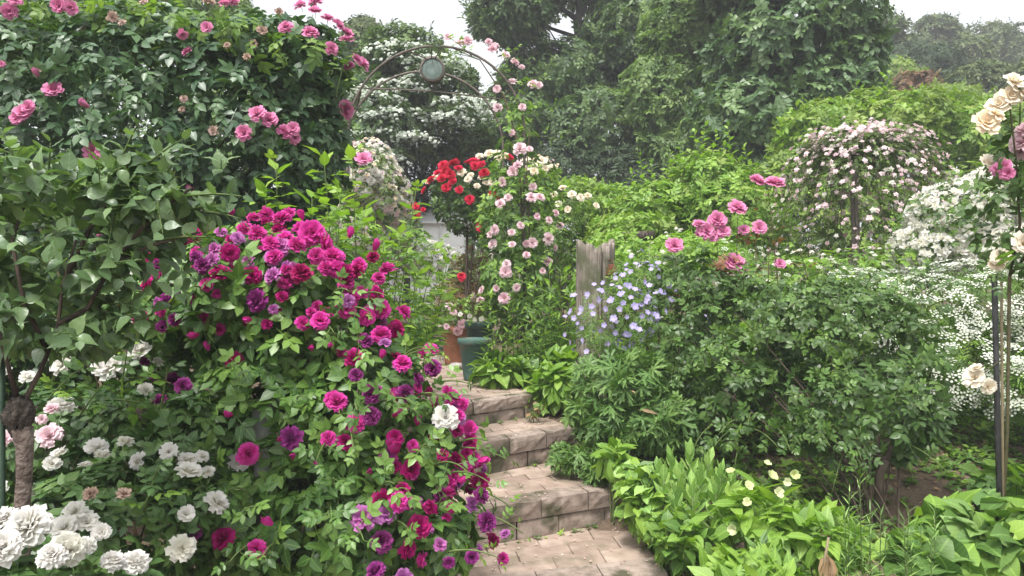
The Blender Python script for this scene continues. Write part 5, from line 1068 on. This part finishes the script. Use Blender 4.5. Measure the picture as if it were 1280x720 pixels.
post('plant_stake', 'grey green metal stake leaning on the weeping rose trunk', P(1080, 330, 6.5)[0], 6.5, 1.5 - (235 - 360) / F * 6.5, .011, M['iron'], (-.07, .02)); post('plant_stake', 'second metal stake close against the weeping rose trunk', P(1072, 330, 6.48)[0], 6.48, 1.5 - (240 - 360) / F * 6.48, .009, M['iron'], (-.03, .03))

# shrubs behind the beds
lanL = [spray(L['farlime'], 10, q, .26, .3) for q in range(2)] + [spray(L['fresh'], 10, 4, .26, .3)]
def shrub(name, label, cat, ells, n, tp, size, spots=(), Y=7, stems=10, shl=.5, shn=14, shs=.09, sht=None, **kw):
    c = ells[0][0]; p = Plant(name, label, cat, (c[0], c[1]), wood=M['bark']); p.bush(ells, n, tp, size, part='leafy_twig', **kw); p.stems(stems, .012, spread=.15)
    for x, y in spots:
        t_ = P(x, y, Y); a_ = t_ - np.array([p.rng.normal(0, .1), 0, shl]); p.shoot(a_, t_ - a_, np.linalg.norm(t_ - a_), sht or tp, shn, shs, droop=0, mat=M['stem'], r=.006, lean=.55)
    return p
ovf = [simple_leaf(L['fresh'], OV2, .2, -.15), simple_leaf(L['lime'], OV2, .25, -.2)]
shrub('leafy_shrub', 'bright green shrub with upright shoots behind the stump', 'shrub', [E(880, 235, 7.8, 62, 48, .5), E(820, 260, 7.6, 55, 36, .45), E(910, 270, 7.4, 60, 44, .45)], 900, lanL[1:] + [spray(L['fresh'], 9, 8, .3, .28)], .24, [(800, 195), (815, 205), (868, 165), (882, 155), (896, 168), (910, 158), (930, 185), (945, 205), (850, 180), (790, 215), (905, 180), (925, 200), (838, 190)], 7.5, sht=ovf, shn=16, shs=.11)
shrub('leafy_shrub', 'low light green shrub between the cream roses and the bright shrub', 'shrub', [E(765, 265, 8.2, 60, 34, .5), E(720, 245, 8.5, 45, 24, .4), E(790, 290, 7.0, 60, 26, .4)], 800, lanL[1:], .2, [(770, 232), (750, 235), (735, 225)], 8, sht=ovf)
shrub('leafy_shrub', 'fresh green undershrub around the weathered log', 'shrub', [E(850, 320, 6.0, 75, 30, .35), E(770, 310, 6.0, 36, 26, .3), E(760, 350, 5.6, 50, 40, .3)], 800, T['freshlo'] + lanL[2:], .13)
shrub('willow_shrub', 'pale yellow green shrub behind the weeping rose', 'shrub', [E(1030, 180, 9.5, 60, 46, .7), E(1110, 165, 9.6, 80, 48, .8), E(1195, 180, 9.6, 70, 52, .8), E(1270, 190, 9.6, 50, 50, .7), E(1050, 250, 9.2, 110, 50, .6), E(1200, 250, 9.2, 110, 60, .6), E(1120, 310, 9.0, 190, 50, .6)], 2300, lanL, .3, [(x_, 125 + 14 * math.sin(x_ * .13) + (14 if x_ < 1060 else 0)) for x_ in range(975, 1260, 7)] + [(975, 150), (985, 165), (1070, 108), (1105, 95), (1112, 92)], 9.2, sht=ovf + [simple_leaf(L['farlime'], [(.3, .16), (.65, .15)], .2, -.15)], shl=.8, shs=.15, shn=22, stems=16, lump=.28)

shrub('leafy_shrub', 'deep green shrub closing the view behind the climbing rose', 'shrub', [E(640, 330, 9.0, 60, 70, .5), E(700, 330, 8.6, 60, 60, .5), E(595, 360, 9.0, 36, 50, .4)], 900, [spray(L['mid'], 10, 3, .28, .28), spray(L['tree'], 10, 4, .28, .28)], .22)
shrub('leafy_shrub', 'deep green shrub at the left end of the greenhouse', 'shrub', [E(420, 300, 9.0, 60, 90, .5), E(400, 200, 9.4, 70, 70, .6)], 700, [spray(L['mid'], 10, 3, .28, .28), spray(L['tree'], 10, 4, .28, .28)], .24)
# ------------------------------------------------------------------ trees beyond the garden
def tree(name, label, x, Y, crown, n, tp, size, trunk_r=.12, tops=None, group=None, limbs=9, trunks=None, **kw):
    p = Plant(name, label, 'tree', (x, Y), wood=M['trunk'], group=group, kmax=120); kw.setdefault('lump', .22); kw.setdefault('core', .28); kw.setdefault('droop', .35)
    p.bush(crown, n, tp, size, mass='crown', part='leafy_twig', freq=kw.pop('freq', 1.1), **kw); b = p.base
    zc = np.mean([c[2] for c, r in crown]); zt = max(c[2] + r[2] * .4 for c, r in crown)
    for dx, lean, rr in trunks or [(0, .1, trunk_r)]:
        t = np.linspace(0, 1, 9); tb = b + np.array([dx, 0, -.1]); pts = tb + np.stack([lean * t ** 1.3 + .05 * np.sin(t * 7 + dx), .05 * np.sin(t * 5), t * (zt - b[2])], -1)
        p.stem(pts, rr, rr * .35, part='trunk', k=9)
        for q in range(limbs):
            c, r = crown[p.rng.integers(len(crown))]; e = c + r * nrm(p.rng.normal(0, 1, 3)) * .75; f_ = p.rng.uniform(.3, .8); s_ = np.array([np.interp(f_, t, pts[:, w_]) for w_ in range(3)])
            if e[2] < s_[2] - .3: e[2] = s_[2] + .4
            m = (s_ + e) / 2 + np.array([0, 0, .12]); p.stem([s_, s_ * .5 + m * .5, m, e], rr * .35, rr * .07, part='limb', k=6)
    return p
sp = lambda m, lw=.3, n=12, ls=.24, d=-.2: [spray(L[m], max(n, 12), q, lw * .8, ls * .85, KITE, d) for q in range(3)]
# flowering dogwood
p = tree('dogwood_tree', 'dogwood in tiers of white flowers seen through the arch', P(505, 300, 12)[0], 12, [E(500, 70, 12, 60, 34, .9), E(470, 115, 12, 62, 30, .9), E(545, 110, 12, 60, 30, .9), E(490, 160, 11.8, 66, 30, .9), E(560, 165, 12, 55, 34, .8), E(430, 160, 12, 50, 60, .9)], 3060, sp('dogwood', .36, 9, .26), .34, .07, upz=1.3, upn=.2, droop=.15, limbs=14)
tiers = [E(x_, y_, 11.0, rx_, 6, .5) for x_, y_, rx_ in ((470, 120, 40), (495, 105, 45), (530, 95, 35), (460, 145, 45), (500, 140, 50), (480, 165, 45), (520, 170, 30), (465, 185, 40), (575, 125, 40), (560, 145, 35), (545, 75, 40), (500, 60, 45), (590, 135, 22), (610, 130, 20), (460, 210, 26), (485, 195, 30), (450, 115, 30))]
for c, r in tiers:
    m = int(110 * r[0] / .5); u_ = np.sqrt(p.rng.random(m)); a_ = p.rng.uniform(0, 6.283, m); q = c + np.stack([np.cos(a_) * u_ * r[0], np.sin(a_) * u_ * .45 - .1, p.rng.normal(0, .025, m) - .12 * u_ ** 2], -1)
    p.addv(B['bract'], q, axis_frames(np.tile([0, -.75, .8], (m, 1)) + p.rng.normal(0, .25, (m, 3)), p.rng), .068 * p.rng.uniform(.7, 1.2, m), part='flower', mass='blossom')
p.bush(tiers, 260, sp('dogwood', .36, 9, .26)[:2], .3, upz=1.4, upn=.1, mass='crown', part='leafy_twig')
tree('broadleaf_tree', 'slim hazy tree standing behind the dogwood', P(455, 300, 17)[0], 17, [E(455, 55, 17, 26, 30, .9), E(470, 110, 17, 40, 50, 1.0)], 1190, sp('far', .32), .5, .09)
tree('broadleaf_tree', 'tall dark tree with two bare trunks beyond the arch', P(750, 300, 14)[0], 14, [E(640, 20, 14, 65, 40, 1.2), E(720, -50, 14, 130, 60, 1.5), E(690, 95, 14, 80, 50, 1.3), E(790, 50, 14, 80, 60, 1.4), E(640, 150, 13.6, 60, 60, 1.1), E(750, 165, 13.4, 90, 60, 1.2), E(830, 130, 13.6, 60, 70, 1.2)], 6400, sp('tree', .3, 9, .3, -.35), .42, .13, trunks=[(-.25, -.15, .13), (.5, .1, .15)], limbs=14, gap=-.35)
tree('broadleaf_tree', 'lighter green tree filling the middle between the dark tree and the hazel', P(845, 300, 12.5)[0], 12.5, [E(850, 40, 12.5, 55, 60, .9), E(835, 120, 12.4, 60, 60, .9), E(890, -20, 12.5, 60, 50, 1.0), E(860, 190, 12.3, 60, 40, .8)], 2550, sp('treelight', .3, 9, .3, -.35), .36, .08)
tree('hazel_tree', 'dense round leaved hazel overhanging the bright shrubs', P(980, 300, 11)[0], 11, [E(960, 60, 11, 85, 70, 1.1), E(1020, 30, 11, 68, 62, 1.0), E(930, 150, 10.8, 75, 60, .9), E(1010, 120, 10.8, 70, 55, .9), E(1050, 90, 11, 42, 55, .8), E(950, -40, 11, 100, 50, 1.1), E(970, 215, 10.6, 60, 40, .6)], 3700, sp('hazel', .42, 8, .32, -.35), .36, .09, limbs=12)
dk = [spray(L['dark'], 11, q, .14, .28) for q in range(2)] + sp('dark')
p = tree('evergreen_shrub', 'dark evergreen in the shade below the dogwood', P(520, 300, 13)[0], 13, [E(480, 240, 13, 80, 50, .8), E(580, 220, 13, 70, 56, .8), E(640, 250, 13, 60, 50, .8)], 1500, dk, .4, .05); p.cat = 'shrub'
p = tree('evergreen_shrub', 'dark evergreen in the shade below the tall trees', P(760, 300, 12.8)[0], 12.8, [E(700, 225, 12.8, 70, 56, .8), E(790, 230, 12.5, 80, 50, .8), E(870, 235, 12, 60, 50, .7)], 1500, dk, .4, .05); p.cat = 'shrub'
p = tree('evergreen_shrub', 'dark evergreen behind the pale yellow green shrub', P(1040, 300, 13)[0], 13, [E(960, 210, 13, 70, 60, .8), E(1060, 200, 13, 70, 60, .8)], 1530, dk, .4, .05); p.cat = 'shrub'
# behind the rose hedge
tree('broadleaf_tree', 'grey green tree rising behind the rose hedge', P(250, 300, 11)[0], 11, [E(200, 10, 11, 120, 60, 1.0), E(305, 55, 11, 45, 40, .8), E(90, 40, 11, 90, 70, 1.0), E(350, 130, 11, 90, 70, 1.0)], 2890, sp('treelight', .28, 9, .28), .36, .1)
tree('broadleaf_tree', 'dense green tree at the left end of the rose hedge', P(-60, 300, 10)[0], 10, [E(-60, 60, 10, 140, 110, 1.2), E(-200, 150, 10, 120, 140, 1.2)], 1700, sp('tree'), .4, .1)
tree('broadleaf_tree', 'shadowy tree behind the middle of the rose hedge', P(100, 300, 8)[0], 8, [E(60, 190, 8, 150, 110, .7), E(280, 200, 8, 130, 100, .7), E(180, 330, 7.6, 260, 80, .6), E(-150, 220, 8, 140, 120, .7)], 2300, sp('tree'), .46, .07)
# far slope on the right
FT = [(1100, 40, 27, 24, 20, 'pale feathery tree next to the hazel on the far slope'), (1165, 40, 33, 30, 22, 'tall round headed tree on the far ridge'), (1130, 70, 31, 36, 26, 'squat tree below the round headed tree on the ridge'), (1230, 52, 35, 36, 24, 'ragged topped tree on the far ridge'), (1290, 60, 33, 40, 30, 'bushy tree at the end of the far ridge'), (1190, 75, 29, 40, 24, 'dull green tree halfway up the far slope')]
for x_, y_, Y_, rx_, ry_, lb in FT:
    tree('far_tree', lb, P(x_, 300, Y_)[0], Y_, [E(x_, y_, Y_, rx_, ry_, 1.4), E(x_ - rx_ * .4, y_ + ry_ * .9, Y_, rx_, ry_, 1.3), E(x_ + rx_ * .5, y_ + ry_ * 1.3, Y_, rx_ * 1.1, ry_ * 1.2, 1.3), E(x_, y_ + ry_ * 2.6, Y_, rx_ * 1.3, ry_ * 1.6, 1.3)], 1530, sp('far', .35), .75, .14, group='trees on the far slope', gap=-.6, freq=.7)
for x_, y_, Y_, rx_, ry_, m_, lb in ((1140, 85, 22, 55, 22, 'dark', 'dark spreading shrub on the slope above the copper bush'), (1235, 105, 19, 60, 34, 'far', 'grey green shrub on the slope beside the copper bush'), (1100, 100, 20, 45, 30, 'farlime', 'yellowish shrub on the slope beside the hazel'), (1180, 130, 17, 45, 22, 'farlime', 'light green shrub at the foot of the far slope'), (1310, 110, 18, 60, 50, 'far', 'shrub at the end of the far slope')):
    p = tree('slope_shrub', lb, P(x_, 300, Y_)[0], Y_, [E(x_, y_, Y_, rx_, ry_, 1.1), E(x_ + 8, y_ + ry_ * 1.2, Y_ - .3, rx_ * 1.1, ry_ * 1.3, 1.1)], 1360, sp(m_, .3), .5, .06, group='shrubs on the far slope', gap=-.7); p.cat = 'shrub'
p = tree('copper_shrub', 'small shrub with copper red leaves on the slope', P(1145, 300, 17.5)[0], 17.5, [E(1143, 100, 17.5, 24, 8, .5), E(1150, 115, 17.5, 30, 14, .5)], 260, [spray(leafmat('copper_leaf', [(.1, .055, .045), (.15, .085, .065), (.09, .1, .05)], .6, .2, 0), 9, 1, .3, .3)], .34, .04); p.cat = 'shrub'
# undergrowth that closes the garden at the sides
for x_, Y_, lb in ((-420, 8, 'hedge of mixed shrubs left of the garden'), (1480, 7.5, 'mixed shrubs right of the white roses')):
    p = tree('border_shrub', lb, P(x_, 300, Y_)[0], Y_, [E(x_, 280, Y_, 170, 160, 1.2)], 1190, sp('mid'), .34, .06); p.cat = 'shrub'

for px_, Y_, w_, lb in ((-120, 2.9, 130, 'leafy shrub filling the bed left of the white roses'), (-330, 3.6, 190, 'wide shrub at the foot of the hedge end'), (1420, 3.9, 110, 'leafy shrub right of the white lace flowers'), (1500, 5.6, 130, 'tall shrub behind the lace flowers at the garden edge')):
    p = tree('border_shrub', lb, P(px_, 300, Y_)[0], Y_, [E(px_, 480, Y_, w_, 120, .5), E(px_ - 30, 420, Y_ + .2, w_ * .7, 110, .4)], 500, sp('mid'), .24, .02); p.cat = 'shrub'
# ground cover over the soil
p = Plant('x', 'x', 'x', (0, 3))
ALL.pop()
gp = np.random.default_rng(8); n = 12500
gx = gp.uniform(.2, 3.6, n); gy = 2.1 + 3.6 * gp.random(n) ** 1.1
ng = Noise(gp, 1.6); pts = np.stack([gx, gy, gz(gx, gy)], -1)
onpath = (gx > np.interp(gy, [2, 3.3, 4.4, 8], [-.6, -.75, -.85, -1.4])) & (gx < np.interp(gy, [2, 3.3, 4.4, 8], [.62, .62, .36, -.35])) & (gy > 2.7) & (gy < 8)
bare = np.exp(-(((gx - 2.15) / .38) ** 2 + ((gy - 3.75) / .4) ** 2)) + np.exp(-(((gx - 1.5) / .22) ** 2 + ((gy - 2.95) / .3) ** 2))
ok = ~onpath & (ng(pts) > -.9) & (gp.random(len(pts)) > bare * 1.05) ; pts = pts[ok]; n = len(pts)
def sprig(m, sd):
    r_ = np.random.default_rng(sd); ps = [place(leaf_geo(OV1, .2, -.3), q * 1.256 + r_.uniform(-.3, .3), (0, 0, r_.uniform(.1, .5)), r_.uniform(.5, .9), RAD(r_.uniform(15, 55))) for q in range(5)]
    v, uv, tri, mi = merge(ps); return Tpl(v, uv, tri, m, mi)
gl = [sprig(L['mid'], 1), sprig(L['crane'], 2), sprig(L['fresh'], 3)]
R_ = axis_frames(np.tile([0, 0, 1.0], (n, 1)) + gp.normal(0, .25, (n, 3)), gp)
sz = gp.uniform(.03, .075, n); pts[:, 2] -= .004
fx, fy = gp.uniform(.2, 7, 3200), gp.uniform(5.2, 10, 3200); fp = np.stack([fx, fy, gz(fx, fy)], -1); pts = np.concatenate([pts, fp]); n += 3200
R_ = np.concatenate([R_, axis_frames(np.tile([0, 0, 1.0], (3200, 1)) + gp.normal(0, .25, (3200, 3)), gp)]); sz = np.concatenate([sz, gp.uniform(.1, .26, 3200)])
mo = []                                             # weeds rooted where treads meet risers
for zi in range(3):
    (a, b_), z = zones[zi + 1][0], LV[zi]; out_d = np.array([(b_ - a)[1], -(b_ - a)[0]]) / np.linalg.norm(b_ - a)
    for q in range(26): xy = a + (b_ - a) * gp.beta(1.6, .7) + out_d * gp.uniform(.012, .035); mo.append((xy[0], xy[1], z))
mo = np.array(mo); m = len(mo); pts = np.concatenate([pts, mo]); R_ = np.concatenate([R_, axis_frames(np.tile([0, 0, 1.0], (m, 1)) + gp.normal(0, .3, (m, 3)), gp)]); sz = np.concatenate([sz, gp.uniform(.012, .034, m)]); n += m; vs, ts, us, rs, ms, o = [], [], [], [], [], 0; kk = gp.integers(0, 3, n)
for q in range(3):
    s_ = kk == q; m = s_.sum(); t = gl[q]; V = np.einsum('nij,vj->nvi', R_[s_] * sz[s_][:, None, None], t.v) + pts[s_][:, None]
    vs.append(V.reshape(-1, 3)); ts.append((t.tri[None] + (np.arange(m) * len(t.v))[:, None, None]).reshape(-1, 3) + o); o += m * len(t.v)
    us.append(np.tile(t.uv[t.tri.ravel()], (m, 1))); rs.append(np.repeat(gp.random(m), len(t.v))); ms.append(np.full(m * len(t.tri), q))
link('ground_cover', make_mesh('ground_cover', np.concatenate(vs), np.concatenate(ts), [t.mats[0] for t in gl], np.concatenate(ms), np.concatenate(us), np.concatenate(rs)), None, 'low creeping green leaves covering the soil of the beds', 'ground cover', kind='stuff')
# dead leaves and fallen petals on soil and steps
n = 1500; lx_, ly_ = gp.uniform(.3, 3.2, n), gp.uniform(2.4, 5.2, n); lit = np.stack([lx_, ly_, gz(lx_, ly_) + .012], -1)
onp = (lx_ < np.interp(ly_, [2, 3.3, 4.4, 8], [.66, .66, .4, -.3])); lit = lit[~onp]; n = len(lit); t = simple_leaf(L['dry'], OV1, .3, -.2); d_ = np.stack([gp.normal(0, 1, n), gp.normal(0, 1, n), gp.normal(0, .15, n)], -1)
V = np.einsum('nij,vj->nvi', orient(d_, np.tile([0, 0, 1.0], (n, 1)) + gp.normal(0, .25, (n, 3))) * gp.uniform(.02, .05, n)[:, None, None], t.v) + lit[:, None]
link('leaf_litter', make_mesh('leaf_litter', V.reshape(-1, 3), (t.tri[None] + (np.arange(n) * len(t.v))[:, None, None]).reshape(-1, 3), t.mats, None, np.tile(t.uv[t.tri.ravel()], (n, 1)), np.repeat(gp.random(n), len(t.v))), None, 'dry brown leaves lying on the bare soil', 'dead leaves', kind='stuff')
n = 620; lit = []
for q in range(n):
    zi = gp.integers(0, 4); (a, b_), (c, d), z = zones[zi]; u_ = gp.beta(.7, .7); v_ = gp.random() if zi < 3 else gp.random() ** 2 * .5
    xy = bil([a, b_, d, c], u_, v_); lit.append((xy[0], xy[1], z + .008))
lit = np.array(lit); t = Tpl(*leaf_geo(OV1, .3, -.2)[:3], [petalmat('fallen_petal', [(.5, .3, .26), (.62, .5, .42), (.3, .17, .1), (.66, .6, .5)], .1)]); d_ = np.stack([gp.normal(0, 1, n), gp.normal(0, 1, n), gp.normal(0, .1, n)], -1)
V = np.einsum('nij,vj->nvi', orient(d_, np.tile([0, 0, 1.0], (n, 1)) + gp.normal(0, .15, (n, 3))) * gp.uniform(.008, .02, n)[:, None, None], t.v) + lit[:, None]
link('fallen_petals', make_mesh('fallen_petals', V.reshape(-1, 3), (t.tri[None] + (np.arange(n) * len(t.v))[:, None, None]).reshape(-1, 3), t.mats, None, np.tile(t.uv[t.tri.ravel()], (n, 1)), np.repeat(gp.random(n), len(t.v))), None, 'fallen petals and crumbs scattered on the brick steps', 'petals', kind='stuff')
finish_all()
# misty air
HAZE = .0042
if HAZE:
    k = NT('misty_air'); vv = k.n('ShaderNodeVolumePrincipled'); vv.inputs['Color'].default_value = (.93, .95, 1, 1); vv.inputs['Density'].default_value = HAZE; k.l(vv.outputs[0], k.out.inputs['Volume'])
    part('haze', box((0, 94, 9), (330, 260, 24)), k.m, None, kind='stuff', label='thin pale mist filling the air over the whole garden', cat='haze')
